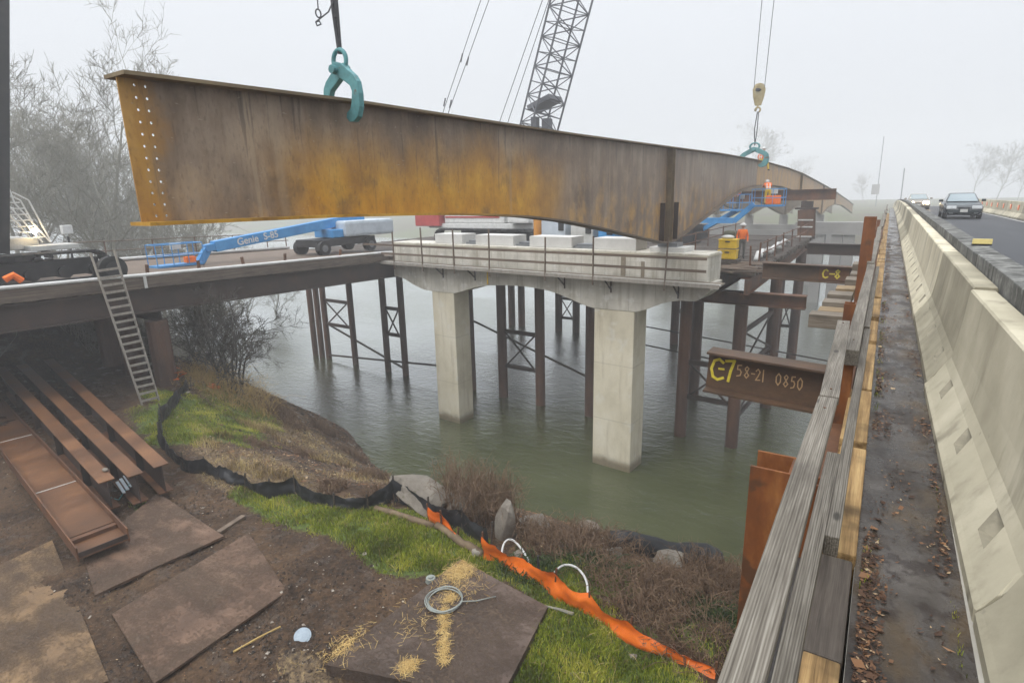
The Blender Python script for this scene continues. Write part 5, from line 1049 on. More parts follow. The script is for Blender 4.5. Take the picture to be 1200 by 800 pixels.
# ---------------------------------------------------------------- timbers and rail at the edge of the walkway
HR = 'weathered handrail planks'
def rail_plank(a, b, w, h, label, mat='wood_grey', name='handrail_plank', grp=HR, n=5, wob=.006):
    a, b = Vector(a), Vector(b); t = thing(name, label, 'handrail', a, 0, grp); g = MB(); pts = []
    d = (b-a); sd_ = R.random()*20
    vs_ = []
    for i in range(n+1):
        p = a+d*(i/n); p.x += wob*noise.noise(Vector((sd_, i*.7, 0))); p.z += wob*noise.noise(Vector((sd_, i*.7, 5)))+crest(p.y)
        vs_ += [(p.x-w/2, p.y, p.z-h), (p.x+w/2, p.y, p.z-h), (p.x+w/2, p.y, p.z), (p.x-w/2, p.y, p.z)]
    g.add(vs_, [(4*i+j, 4*i+(j+1) % 4, 4*i+4+(j+1) % 4, 4*i+4+j) for i in range(n) for j in range(4)]+[(3, 2, 1, 0), tuple(4*n+j for j in range(4))])
    g.build('plank', M[mat], t, bevel=.006)
    if name == 'handrail_plank':
        for s in (.06, .94): p = a+d*s; MB().tube([(p.x, p.y, p.z-.003+crest(p.y)), (p.x, p.y, p.z+.004+crest(p.y))], .007, 8).build('bolt', M['rust'], t)
    return t
rail_plank((-.172, .25, .70), (-.172, 3.58, .70), .098, .05, 'nearest long grey handrail plank with deep grain running out of the picture bottom')
rail_plank((-.165, 3.59, .705), (-.232, 5.95, .695), .1, .05, 'short grey handrail plank joined to the nearest one, ending above the chalked beam')
rail_plank((-.135, 5.55, .52), (-.155, 12.2, .55), .115, .14, 'thick grey handrail plank with a dark sawn end beyond the short plank')
yy = 12.3
rl = ['fourth handrail plank along the edge, tilted slightly outward', 'fifth handrail plank near the tall rusty posts', 'bent pale handrail plank beyond the rusty posts', 'distant handrail plank in the crooked row', 'distant handrail plank further in the crooked row', 'small far handrail plank fading in fog', 'furthest handrail plank where rail and barriers meet']
for i, L in enumerate((6.5, 6, 7, 8, 9, 12, 16)):
    rail_plank((-.17+R.uniform(-.05, .05), yy, .55+R.uniform(-.02, .03)), (-.17+R.uniform(-.06, .06), yy+L-.1, .56+R.uniform(-.03, .04)), .12, .12, rl[i]); yy += L
rail_plank((-.11, 1.0, .35), (-.112, 3.62, .35), .07, .09, 'lower grey rail board beside the nearest handrail plank', name='rail_board', grp='lower rail boards')
rail_plank((-.047, 2.66, .35), (-.05, 7.3, .36), .058, .1, 'lower grey rail board with a dark sawn end over the yellow timber', name='rail_board', grp='lower rail boards')
rail_plank((-.06, 7.4, .36), (-.06, 13.5, .37), .06, .1, 'next lower rail board leading away under the thick handrail plank', name='rail_board', grp='lower rail boards')
KB = 'timbers along the walkway edge'
def kerb(y0, y1, mat, label, x0=-.1, x1=.05, z=.055, h=.24):
    g = MB().add([], []) if 0 else strip([(x0, z-h), (x1, z-h), (x1, z), (x0, z)], seg(y0, y1, 2)); return solo(g, 'kerb_timber', M[mat], label, 'timber', KB, loc=(0, y0, z), bevel=.012)
kerb(.9, 1.74, 'wood_yellow', 'yellow kerb timber at the bottom edge of the picture', -.12, .05, .05)
kerb(1.78, 2.24, 'wood_yellow', 'short bright yellow kerb timber before the charred one', -.09, .045, .055)
kerb(2.26, 3.02, 'wood_dark', 'charred black kerb timber between two yellow ones', -.1, .05, .04)
kerb(3.04, 4.5, 'wood_yellow', 'split yellow kerb timber beyond the charred one', -.1, .062, .06)
kl = ['yellow kerb timber beside the end of the chalked beam', 'notched yellow kerb timber just past the chalked beam', 'yellow kerb timber with a dark gap at each end, beyond the notched one', 'eighth yellow kerb timber along the walkway', 'ninth yellow kerb timber along the walkway']
yy = 4.62
for i in range(30):
    L = R.choice((1.5, 1.7, 1.3, 1.9)); kerb(yy, yy+L, 'wood_yellow', kl[i] if i < 5 else 'small yellow kerb timber in the far row along the walkway', -.1+R.uniform(-.02, .02), .062+R.uniform(-.006, .006), .06+R.uniform(-.015, .02)); yy += L+R.uniform(.08, .2)
# rusty edge channel and stub posts
ec = thing('edge_beam', 'rusty steel edge beam under the handrail', 'steel beam', (-.22, 1, -.2))
strip([(-.3, -.75), (-.115, -.75), (-.115, -.2), (-.3, -.2)], seg(.2, 60, 3)).build('beam', M['rust'], ec)
strip([(-.3, -.197), (-.117, -.197), (-.117, -.16), (-.3, -.16)], seg(.6, 3.4, 1)).build('wet_timber', M['grime'], ec)
SP = 'rusty posts along the bridge edge'
def wpost(x, y, z0, z1, w, d, label, mat='rust_orange', up=(0, 1, 0)):
    t = thing('steel_post', label, 'steel post', (x, y, z0), 0, SP); f = .02
    MB().bb((x-w/2, y-d/2, z0), (x+w/2, y-d/2+f, z1)).build('flange', M[mat], t, bevel=.003); MB().bb((x-w/2, y+d/2-f, z0), (x+w/2, y+d/2, z1)).build('flange', M[mat], t, bevel=.003)
    MB().bb((x+w*.3, y-d/2+f+.001, z0), (x+w*.3+.018, y+d/2-f-.001, z1-.004)).build('web', M[mat], t); return t
wpost(-.46, 4.1, -7.5, .0, .3, .3, 'big orange rusty pile outside the handrail in the foreground')
wpost(-.24, 1.55, -2, .05, .14, .2, 'rusty post at the bottom of the picture between handrail and rail board')
wpost(-.075, 1.72, -.5, .17, .05, .12, 'thin rusty plate standing at the bottom yellow timber')
wpost(-.17, 5.72, -1.2, .37, .13, .15, 'rusty post under the dark sawn end of the thick handrail')
wpost(-.17, 3.3, -.9, .3, .09, .12, 'narrow rusty post between the grey rail boards')
wpost(-.3, 9.3, -1.2, .3, .16, .2, 'rusty post behind the chalked beam end')
q = at_y(1022, 254, 12.7); wpost(q.x-.02, 12.7, -6, q.z, .2, .26, 'single tall rusty pile rising above the handrail in the middle distance')
for y, lb in ((17.5, 'short rusty post beyond the tall pile'), (24, 'short rusty post past the beam marked C-8'), (32, 'last rusty post visible in the rail line')): wpost(-.34, y, -1.2, .5+crest(y), .14, .18, lb)
OT = 'timber ends sticking out from the bridge'
for i, y in enumerate((11.6, 12.2, 12.9, 13.7, 14.7, 15.9, 17.3, 19)):
    z = -.36+.02*i+R.uniform(-.03, .03); g = MB().bb((-.98+.05*i+R.uniform(-.07, .07), y, z-.25), (-.44, y+.42+.04*i, z)); solo(g, 'outrigger_timber', M['wood_yellow_x' if i in (1, 4) else 'wood_grey_x'], ['nearest timber end sticking out past the rusty posts', 'second timber end from the nearest, pale grey', 'third timber end out, yellowish', 'fourth timber end out, pale grey', 'fifth timber end out in the stepped row', 'sixth timber end out in the stepped row', 'seventh timber end out, small', 'last small timber end of the stepped row'][i], 'timber', OT, loc=(-.7, y, z), bevel=.01)
# ---------------------------------------------------------------- cars
def car(x, y, z, paint, label, lit):
    c = thing('parked_car' if 0 else 'car', label, 'car', (x, y, z)); W = .88
    # local frame: +y away from us is the rear; nose at y = -2.3
    st = [(-2.34, .28, .5, .62), (-2.28, .24, .66, .78), (-2.0, .2, .76, .86), (-1.2, .19, .86, .88), (-.75, .19, .9, .88), (1.3, .19, .92, .88), (2.0, .2, .9, .86), (2.3, .3, .8, .74)]
    g = MB(); k = 8
    for yy, zb, zt, w in st: g.v += [(x+a*w, y+yy, z+b) for a, b in ((-.86, zb), (-1, zb+.14), (-1, zt-.12), (-.88, zt), (.88, zt), (1, zt-.12), (1, zb+.14), (.86, zb))]
    for i in range(len(st)-1):
        for j in range(k): g.f.append([i*k+j, i*k+(j+1) % k, (i+1)*k+(j+1) % k, (i+1)*k+j]); g.m.append(0)
    g.f += [list(range(k)), [(len(st)-1)*k+j for j in reversed(range(k))]]; g.m += [0, 0]
    body = g.build('body', M[paint], c, smooth=False, bevel=.04)
    cab = [(-.78, .895, .78), (-.1, 1.33, .6), (.3, 1.39, .58), (.9, 1.36, .58), (1.7, .915, .74)]
    g = MB(); g.v = [(x+s*w, y+yy, z+zz) for yy, zz, w in cab for s in (-1, 1)]; n = len(cab)
    for i in range(n-1): g.f.append([2*i, 2*i+1, 2*i+3, 2*i+2]); g.m.append(0)
    g.f += [[0, 2, 4, 6, 8], [9, 7, 5, 3, 1], [8, 9, 1, 0]]; g.m += [0]*3
    g.build('roof', M[paint], c, bevel=.03)
    sl0, sl1 = Vector((x, y-.76, z+.93)), Vector((x, y-.14, z+1.335)); nrm = Vector((0, -.55, .83))*.012
    g = MB(); g.add([sl0+nrm+Vector((-.7, 0, 0)), sl0+nrm+Vector((.7, 0, 0)), sl1+nrm+Vector((.55, 0, 0)), sl1+nrm+Vector((-.55, 0, 0)), sl0-nrm+Vector((-.7, 0, 0)), sl0-nrm+Vector((.7, 0, 0)), sl1-nrm+Vector((.55, 0, 0)), sl1-nrm+Vector((-.55, 0, 0))], [(0, 1, 2, 3), (7, 6, 5, 4), (0, 4, 5, 1), (1, 5, 6, 2), (2, 6, 7, 3), (3, 7, 4, 0)]); g.build('windscreen', M['car_glass'], c)
    for s in (-1, 1):
        g = MB(); g.add([(x+s*.77, y-.6, z+.95), (x+s*.61, y-.05, z+1.3), (x+s*.6, y+.8, z+1.31), (x+s*.75, y+1.35, z+.97)], [(0, 1, 2, 3)]); g.build('side_window', M['car_glass'], c, fix=False)
        g = MB().box((x+s*.97, y-.55, z+.98), (.2, .1, .13)); g.build('mirror', M[paint], c, bevel=.03)
        g = MB(); g.box((x+s*.56, y-2.27, z+.63), (.44, .14, .16 if not lit else .2)); g.build('headlight', M['lamp' if lit else 'lens'], c, bevel=.03)
        g = MB(); g.box((x+s*.55, y-2.33, z+.35), (.2, .05, .09)); g.build('fog_lamp', M['lens' if not lit else 'dark'], c, bevel=.02)
        for yy in (-1.4, 1.42):
            t_ = MB().tube([(x+s*.66, y+yy, z+.31), (x+s*.88, y+yy, z+.31)], .31, 18).build('wheel', M['rubber'], c); MB().tube([(x+s*.87, y+yy, z+.31), (x+s*.892, y+yy, z+.31)], .19, 14).build('rim', M['steel'], t_)
    MB().box((x, y-2.33, z+.6), (.5, .06, .1)).build('grille', M['dark'], c, bevel=.01); MB().box((x, y-2.34, z+.4), (1.5, .1, .13)).build('bumper', M[paint], c, bevel=.04); MB().box((x, y-2.4, z+.46), (.33, .02, .16)).build('licence_plate', M['off_white'], c)
    return c
car(3.45, 42.6, .2+crest(41), 'car_dark', 'dark green sedan driving towards the camera on the bridge', False)
car(2.15, 66, .2+crest(65), 'car_pale', 'pale car with lit headlights following the dark sedan', True)

# ---------------------------------------------------------------- ladder leaning on the trestle
def mid(a, b, t=.5): return a.lerp(b, t)
lad = thing('ladder', 'wide weathered wooden ladder leaning on the edge of the trestle', 'ladder', (-23.4, 9.9, -5.7))
A0, A1 = Vector((-23.35, 9.58, terr(-23.35, 9.58)-.1)), Vector((-24.62, 9.35, .22)); B0, B1 = Vector((-23.35, 10.2, terr(-23.35, 10.2)-.1)), Vector((-24.62, 10.15, .26))
for a, b in ((A0, A1), (B0, B1)): MB().bar(a, b, .05, .11, (1, 0, .2)).build('side_rail', M['ladder'], lad, bevel=.006)
for k in range(19):
    t = .04+k*.047; MB().bar(mid(A0, A1, t)+Vector((.07, 0, .02)), mid(B0, B1, t)+Vector((.07, 0, .02)), .035, .085).build('rung', M['ladder'], lad)

# ---------------------------------------------------------------- boom lifts
def text_mesh(txt, size, name, mat, parent, origin, ux, uy, ext=.004, bold=True):
    cu = bpy.data.curves.new(name, 'FONT'); cu.body = txt; cu.size = size; cu.extrude = ext; cu.offset = .012*size if bold else 0
    ob = bpy.data.objects.new(name, cu); COL.objects.link(ob); bpy.context.view_layer.update()
    me_ = bpy.data.meshes.new_from_object(ob.evaluated_get(bpy.context.evaluated_depsgraph_get())); bpy.data.objects.remove(ob)
    ux, uy = Vector(ux).normalized(), Vector(uy).normalized(); uz = ux.cross(uy)
    g = MB(); g.v = [tuple(Vector(origin)+ux*v.co.x+uy*v.co.y+uz*v.co.z) for v in me_.vertices]; g.f = [list(p.vertices) for p in me_.polygons]; g.m = [0]*len(g.f)
    return g.build(name, mat, parent, fix=False)
def basket(r, c, rz=0, w=2.2, d=.9, mat='blue'):
    Mr = Matrix.Rotation(rz, 3, 'Z'); c = Vector(c); P = lambda x, y, z: c+Mr@Vector((x, y, z))
    MB().bar(P(-w/2, 0, .05), P(w/2, 0, .05), d, .1).build('platform_floor', M[mat], r); g = MB()
    for z in (.55, 1.1):
        for a, b in (((-1, -1), (1, -1)), ((1, -1), (1, 1)), ((1, 1), (-1, 1)), ((-1, 1), (-1, -1))): g.tube([P(a[0]*w/2, a[1]*d/2, z), P(b[0]*w/2, b[1]*d/2, z)], .024, 6)
    for sx in (-1, -.33, .33, 1):
        for sy in (-1, 1): g.tube([P(sx*w/2, sy*d/2, .1), P(sx*w/2, sy*d/2, 1.1)], .022, 6)
    g.build('guard_rail', M[mat], r); MB().box(P(w*.1, d/2-.06, .95), (.5, .15, .3), rz).build('control_box', M['off_white'], r)
BX = -29.8
def bx(px, py): return at_x(px, py, BX)
l1 = thing('boom_lift', 'blue boom lift marked Genie S-85 parked on the near trestle', 'boom lift', (BX, 25, -1.3))
a, b = bx(250, 289), bx(424, 254); ub = (b-a).normalized(); vb = Vector((0, -ub.z, ub.y))
MB().bar(a, b, .5, .56).build('boom', M['blue'], l1, bevel=.04); MB().bar(a-ub*.5, a+ub*1.2, .42, .36).build('boom_tip', M['blue'], l1, bevel=.02)
j = bx(232, 316); MB().bar(a-ub*.3, j+Z3*.15, .3, .38, (0, 1, 0)).build('jib', M['blue'], l1, bevel=.02)
q = bx(275, 284); text_mesh('Genie', .54, 'boom_lettering', M['white_paint'], l1, Vector((BX+.265, q.y, q.z-.16)), (0, ub.y, ub.z), (0, -ub.z, ub.y))
q = bx(306, 277.5); text_mesh('S-85', .54, 'boom_lettering', M['white_paint'], l1, Vector((BX+.265, q.y, q.z-.16)), (0, ub.y, ub.z), (0, -ub.z, ub.y))
q = bx(214, 318); zd = tz_deck(q.y); basket(l1, (BX, q.y-.2, zd+.02), math.pi/2, 2.3, .9)
MB().box((BX+.3, q.y+.3, zd+.3), (.3, .5, .3)).build('tool_bag', M['orange_cloth'], l1, bevel=.03)
q0, q1 = bx(360, 290), bx(440, 286); zc = tz_deck(25)
MB().bb((BX-1.0, 22.8, zc+.5), (BX+1.0, 27.6, zc+.95)).build('chassis', M['dark'], l1, bevel=.05)
for y in (23.2, 27.0):
    for s in (-1, 1):
        w = MB().tube([(BX+s*.85, y, zc+.44), (BX+s*1.25, y, zc+.44)], .44, 18).build('wheel', M['rubber'], l1); MB().tube([(BX+s*1.24, y, zc+.44), (BX+s*1.27, y, zc+.44)], .22, 14).build('rim', M['steel'], w)
MB().bb((BX-1.15, 25.0, zc+1.0), (BX+1.15, 29.3, zc+2.0)).build('hood', M['tarp'], l1, bevel=.18); MB().bb((BX-.9, 24.2, zc+1.0), (BX+.9, 25.2, zc+1.5)).build('turntable', M['blue'], l1, bevel=.05)
MB().bar((BX, 25.2, zc+1.3), b-ub*.6-Z3*.1, .3, .3).build('lift_cylinder', M['blue'], l1)
# lifts at the splice
l2 = thing('boom_lift', 'blue boom lift raising two workers to the girder splice', 'boom lift', (-11.5, 41, -1.5))
def cc(px, py, y): return at_y(px, py, y)
p0, p1, p2 = cc(800, 258, 41), cc(860, 258.5, 41), cc(884, 239, 41)
MB().bar(p0, p1, .3, .36).build('boom', M['blue'], l2); MB().bar(p1-Z3*.05, p2, .26, .34).build('jib', M['blue'], l2); c = cc(900, 242, 41); basket(l2, (c.x, 41, c.z), 0, 1.9, 1.0)
MB().box((c.x+.35, 40.55, c.z+.42), (.9, .12, .55)).build('tool_bag', M['orange_cloth'], l2, bevel=.05); MB().bb((-14, 40, -1.5), (-11, 42, -.2)).build('chassis', M['dark'], l2, bevel=.1); MB().bar((-12.6, 41, -.25), p0, .4, .4).build('riser', M['blue'], l2)
l3 = thing('boom_lift', 'blue lift basket tucked under the haunch left of the splice', 'boom lift', (-9.5, 43, -1.5))
c3 = cc(862, 247, 43); basket(l3, (c3.x, 43, c3.z), 0, 1.9, .9); MB().bar((c3.x, 43.5, c3.z), (-12.5, 45, -1.2), .25, .3).build('boom', M['blue'], l3); MB().bb((-13.4, 44, -1.5), (-11.6, 46, -.4)).build('chassis', M['dark'], l3, bevel=.08)

# ---------------------------------------------------------------- lifting clamps, hook and ropes
def clamp(y, label, lb2):
    t = thing('lifting_clamp', label, 'lifting clamp', (-7.85, y, top_z(y)+.05)); X = -7.85; zt = top_z(y)
    # two curved tong arms seen across the flange
    for s, dy in ((1, -.035), (-1, .035)):
        out = [(.02, .54), (.14, .5), (.4, .3), (.47, .2), (.5, .02), (.49, -.18), (.43, -.33), (.33, -.4), (.23, -.4), (.16, -.33), (.18, -.25), (.27, -.2), (.31, -.1), (.34, .06), (.3, .15), (.02, .33), (-.1, .38), (-.12, .48), (-.06, .54)]
        MB().prism(out, lambda u, v, w: Vector((X+s*u, y+dy*1.7+w, zt+.08+v)), -.055, .055).build('tong_arm', M['teal'], t, bevel=.014)
    MB().tube([(X, y-.2, zt+.5), (X, y+.2, zt+.5)], .065, 12).build('pivot_pin', M['teal'], t)
    pts = [Vector((X+.15*math.sin(a_), y, zt+.66-.16*math.cos(a_))) for a_ in [i/20*6.283 for i in range(21)]]; MB().tube(pts, .036, 8, cap=False).build('ring', M['teal'], t, smooth=True)
    return Vector((X, y, zt+.79))
h1 = clamp(7.05, 'large worn teal lifting clamp gripping the near end of the girder', '')
sg = thing('lifting_sling', 'dark wire sling holding the near teal clamp', 'sling', h1)
g = MB(); topp = Vector((h1.x-.05, h1.y, 9.5)); g.tube([h1+Vector((-.0, 0, -.03)), h1+Vector((-.03, -.02, .6)), topp+Vector((-.03, -.02, 0))], .028, 6); g.tube([h1+Vector((.0, .03, -.03)), h1+Vector((.02, .02, .6)), topp+Vector((.03, .03, 0))], .028, 6); g.tube([h1+Vector((0, 0, .5)), h1+Vector((0, 0, 1.2))], .035, 8); g.build('rope', M['rope'], sg)
a = at_x(385, 14, -7.85); b = at_x(370, 26, -7.85); g = MB(); g.tube([h1+Vector((0, -.02, .75)), a, b], .012, 5); g.tube([at_x(374, 0, -7.85)+Z3*1.5, at_x(373, 12, -7.85)], .01, 5); g.tube([b, b+Vector((0, .07, .03)), b+Vector((0, .1, -.01)), b+Vector((0, .02, -.05)), b], .012, 5); pts = [at_x(373, 16, -7.85)+Vector((0, .05*math.sin(a_), .06*math.cos(a_))) for a_ in [i/12*6.283 for i in range(13)]]; g.tube(pts, .012, 5); g.build('tag_hook', M['rope'], sg)
h2 = clamp(41.6, 'far teal lifting clamp at the girder splice', '')
q = bpy.data.objects['lifting_clamp.001']; q.scale = (1.9, 1.8, 1.35)
hb = thing('hook_block', 'pale yellow crane hook block hanging above the splice', 'hook block', (-7.85, 41.6, 7.3))
Zb = 8.0
MB().prism([(-.36, .25), (-.2, .55), (.0, .62), (.2, .55), (.36, .25), (.3, -.2), (.14, -.75), (-.14, -.75), (-.3, -.2)], lambda u, v, w: Vector((-7.85+u*.84+w*.5, 41.6+u*.5, Zb+v)), -.16, .16).build('body', M['block'], hb, bevel=.04)
MB().tube([(-7.95, 41.4, Zb+.2), (-7.75, 41.8, Zb+.2)], .1, 12).build('sheave_pin', M['dark'], hb); pts = [Vector((-7.85+.16*math.sin(a_), 41.6, Zb-1.0-.16*math.cos(a_))) for a_ in [.6+i/14*4.6 for i in range(15)]]; MB().tube(pts+[Vector((-7.85, 41.6, Zb-.74))], .055, 8).build('hook', M['block'], hb, smooth=True)
g = MB(); g.tube([(-7.85, 41.6, Zb-1.1), (-7.93, 41.5, 5.8), (-7.85, 41.6, 4.82)], .035, 5); g.tube([(-7.8, 41.7, Zb-1.1), (-7.78, 41.6, 5.8), (-7.85, 41.6, 4.82)], .03, 5); g.build('sling', M['rope'], hb)
g = MB()
for d in (-.36, .36): g.tube([(-7.85+d*.8, 41.6+d*.4, Zb+.3), (-7.85+d*1.1+.35, 41.8+d*.6, 26)], .022, 5)
g.build('hoist_rope', M['rope'], hb)
# ---------------------------------------------------------------- cranes
def lattice(r, base, tip, w, d, n, mat, r0=.07, r1=.035, side=(1, 0, 0)):
    base, tip = Vector(base), Vector(tip); ax_ = (tip-base).normalized(); sx = (Vector(side)-ax_*ax_.dot(Vector(side))).normalized(); sy = ax_.cross(sx); L = (tip-base).length
    cs = [(sx*w/2*a+sy*d/2*b) for a, b in ((-1, -1), (1, -1), (1, 1), (-1, 1))]; g = MB()
    for c_ in cs: g.tube([base+c_, tip+c_], r0, 6)
    g.build('boom_chord', mat, r, fix=False); g = MB()
    for i in range(n):
        p, q_ = base+ax_*L*i/n, base+ax_*L*(i+1)/n
        for k in range(4):
            a, b = cs[k], cs[(k+1) % 4]
            g.tube([p+a, q_+b] if (i+k) % 2 else [p+b, q_+a], r1, 4); g.tube([p+a, p+b], r1*.8, 4)
    g.build('boom_lacing', mat, r, fix=False)
def crawler(r, c, L, mat, H=1.1, W=.9, axis_y=True):
    g = MB(); pts = []
    for i in range(28):
        t = i/28*2*(L-H)+0; 
    N = 40; per = 2*(L-H)+math.pi*H
    def pt(s):
        s %= per
        if s < L-H: return Vector((0, -(L-H)/2+s, H))
        s -= L-H
        if s < math.pi*H/2: a = s/(H/2); return Vector((0, (L-H)/2+H/2*math.sin(a), H/2+H/2*math.cos(a)))
        s -= math.pi*H/2
        if s < L-H: return Vector((0, (L-H)/2-s, 0))
        s -= L-H; a = s/(H/2); return Vector((0, -(L-H)/2-H/2*math.sin(a), H/2-H/2*math.cos(a)))
    for i in range(N):
        p, q_ = pt(i*per/N), pt((i+.86)*per/N); nn = (q_-p).normalized(); up = Vector((0, -nn.z, nn.y)); f = lambda v: Vector(c)+(v if axis_y else Vector((v.y, v.x, v.z))); uu = up if axis_y else Vector((up.y, up.x, up.z)); g.bar(f(p+Vector((0, 0, .001*i))), f(q_+Vector((0, 0, .001*i))), W, .09, uu)
    o = g.build('track', M['rubber'], r); d = (.5, L-H*.7, H*.55) if axis_y else (L-H*.7, .5, H*.55); MB().box(Vector(c)+Z3*H*.5, d).build('track_frame', M['dark'], r)
    g = MB()
    for k in range(7):
        s = -(L-H)/2+(L-H)*k/6; o_ = Vector((0, s, H*.36)) if axis_y else Vector((s, 0, H*.36)); e = Vector((W*.45, 0, 0)) if axis_y else Vector((0, W*.45, 0)); MB().tube([Vector(c)+o_-e, Vector(c)+o_+e], H*.22, 12).build('track_roller', M['dark'], r)
    return o
zc = tz_deck(7)
c1 = thing('crawler_crane', 'big white and dark crawler crane cut off by the left picture edge', 'crane', (-29.5, 5.5, zc))
crawler(c1, (-26.8, 7.0, zc), 7.4, None); crawler(c1, (-32.6, 7.0, zc), 7.4, None)
MB().bb((-31.8, 5.5, zc+.6), (-27.6, 8, zc+1.1)).build('car_body', M['dark'], c1, bevel=.05); MB().bb((-32, 2.5, zc+1.25), (-27.8, 8.9, zc+1.7)).build('upper_deck', M['off_white'], c1, bevel=.05)
MB().bb((-28.4, 8.4, zc+1.2), (-27.2, 10.0, zc+1.4)).build('catwalk', M['off_white'], c1, bevel=.03)
MB().bb((-32, 0, zc+1.75), (-28, 7.6, zc+3.2)).build('engine_house', M['off_white'], c1, bevel=.08)
g = MB()
b0_, t0_ = Vector((-28, 8.3, zc+1.5)), Vector((-28, 7.95, zc+3.9))
for y0, y1, z in ((9.1, 8.5, 2.2), (9.0, 8.3, 3.0), (8.7, 8.1, 3.6)): pass
for (ya, za), (yb, zb) in (((9.2, 1.5), (8.35, 3.0)), ((8.95, 1.5), (8.1, 3.0)), ((8.35, 3.0), (8.25, 3.9)), ((8.1, 3.0), (8.0, 3.9)), ((8.8, 3.1), (8.35, 3.4)), ((8.8, 3.1), (9.2, 1.6))): g.tube([(-27.6, ya, zc+za), (-27.6, yb, zc+zb)], .03, 6); g.tube([(-28.4, ya, zc+za), (-28.4, yb, zc+zb)], .03, 6)
for k in range(10): y_ = 9.1-k*.1; z_ = 1.7+k*.22; g.tube([(-27.6, y_, zc+z_), (-28.4, y_, zc+z_)], .025, 5); g.tube([(-27.6, y_, zc+z_), (-27.6, y_-.8, zc+z_)], .02, 5)
g.build('access_ladder', M['white_paint'], c1); MB().tube([(-27.55, 8.72, zc+1.95), (-27.5, 8.76, zc+1.95)], .1, 10).build('work_light', M['lamp'], c1)
MB().bar((-28, 7.42, .3), (-28, 11.9, 24.2), .9, .9, (1, 0, 0)).build('boom', M['dark'], c1, bevel=.03)
q = at_x(17, 330, -24.9); solo(MB().tube([q+Vector((0, -.25, .1)), q+Vector((0, 0, .22)), q+Vector((0, .2, .0))], .12, 7), 'orange_vest', M['orange_cloth'], 'orange cloth draped at the deck edge by the left crane tracks', 'vest', loc=q)
q = at_x(132, 312, -25.2); y_ = q.y; t = thing('spare_wheel', 'big dark wheel leaning beside the crane track behind the ladder', 'wheel', (-25.3, y_, tz_deck(y_))); w = MB().tube([(-25.45, y_, tz_deck(y_)+.5), (-25.15, y_, tz_deck(y_)+.5)], .5, 20).build('tyre', M['rubber'], t); MB().tube([(-25.16, y_, tz_deck(y_)+.5), (-25.12, y_, tz_deck(y_)+.5)], .3, 16).build('rim', M['dark'], t)
q = at_x(78, 269, -40); t = thing('utility_box', 'small white box on a pole in front of the left trees', 'box', (-40, q.y, terr(-40, q.y))); MB().box(q, (.4, .5, .5)).build('box', M['white_paint'], t, bevel=.04); MB().tube([(-40, q.y, terr(-40, q.y)), (-40, q.y, q.z-.4)], .06, 8).build('pole', M['dark'], t)
# lattice boom crane on the river trestle
Z_ = -1.48
c2 = thing('crawler_crane', 'white and red lattice boom crane standing behind the pier cap', 'crane', (-24.5, 36, Z_))
crawler(c2, (-24, 33.5, Z_), 8.5, None, 1.2, 1.0, False); crawler(c2, (-24, 38.5, Z_), 8.5, None, 1.2, 1.0, False)
MB().bb((-26.5, 34, Z_+.6), (-21.5, 38, Z_+1.2)).build('car_body', M['dark'], c2, bevel=.05); MB().bb((-29.5, 33.9, Z_+1.25), (-20, 38, Z_+1.6)).build('upper_deck', M['white_paint'], c2, bevel=.04)
MB().bb((-28, 34, Z_+1.62), (-22.6, 38, Z_+4.0)).build('engine_house', M['white_paint'], c2, bevel=.08); MB().bb((-27.9, 33.96, Z_+2.0), (-23, 33.99, Z_+2.12)).build('red_stripe', M['red_paint'], c2)
MB().bb((-30.6, 33.6, Z_+1.4), (-28.2, 38.2, Z_+4.6)).build('counterweight', M['red_paint'], c2, bevel=.06)
MB().bb((-21.9, 33.3, Z_+1.65), (-20.2, 34.9, Z_+3.6)).build('cab', M['white_paint'], c2, bevel=.12); MB().bb((-21.7, 33.27, Z_+2.3), (-20.4, 33.295, Z_+3.4)).build('cab_window', M['car_glass'], c2)
BB, BT = Vector((-22.9, 36, Z_+2.0)), at_y(681, -45, 36)
lattice(c2, BB, BT, 1.95, 1.95, 18, M['boom'], .075, .04, side=(.84, -.55, 0))
g = MB(); ax_ = (BT-BB).normalized(); k0 = at_y(612, 118, 36)
g.box(BB+ax_*(k0-BB).length, (1.8, 1.8, .3), M=Matrix.Rotation(-.32, 3, 'Y')); g.box(BB+ax_*((k0-BB).length-1.2)+Vector((-.4, 0, 0)), (.4, .5, .7)); g.box(BB+ax_*((k0-BB).length-1.4)+Vector((.6, 0, 0)), (.5, .6, .7)); g.build('boom_fittings', M['boom'], c2)
g = MB()
for a, b in (((517, 138), (571, -22)), ((523, 139), (581, -22)), ((583, 150), (645, -26)), ((593, 150), (652, -26))): g.tube([at_y(*a, 36)-(at_y(*b, 36)-at_y(*a, 36))*.45, at_y(*b, 36)], .026, 5)
for px, py in ((541, 68), (548, 72), (521, 120), (528, 122)): p = at_y(px, py, 36); g.tube([p-Vector((.1, 0, .28)), p+Vector((.1, 0, .28))], .06, 6)
g.build('pendant_rope', M['rope'], c2)
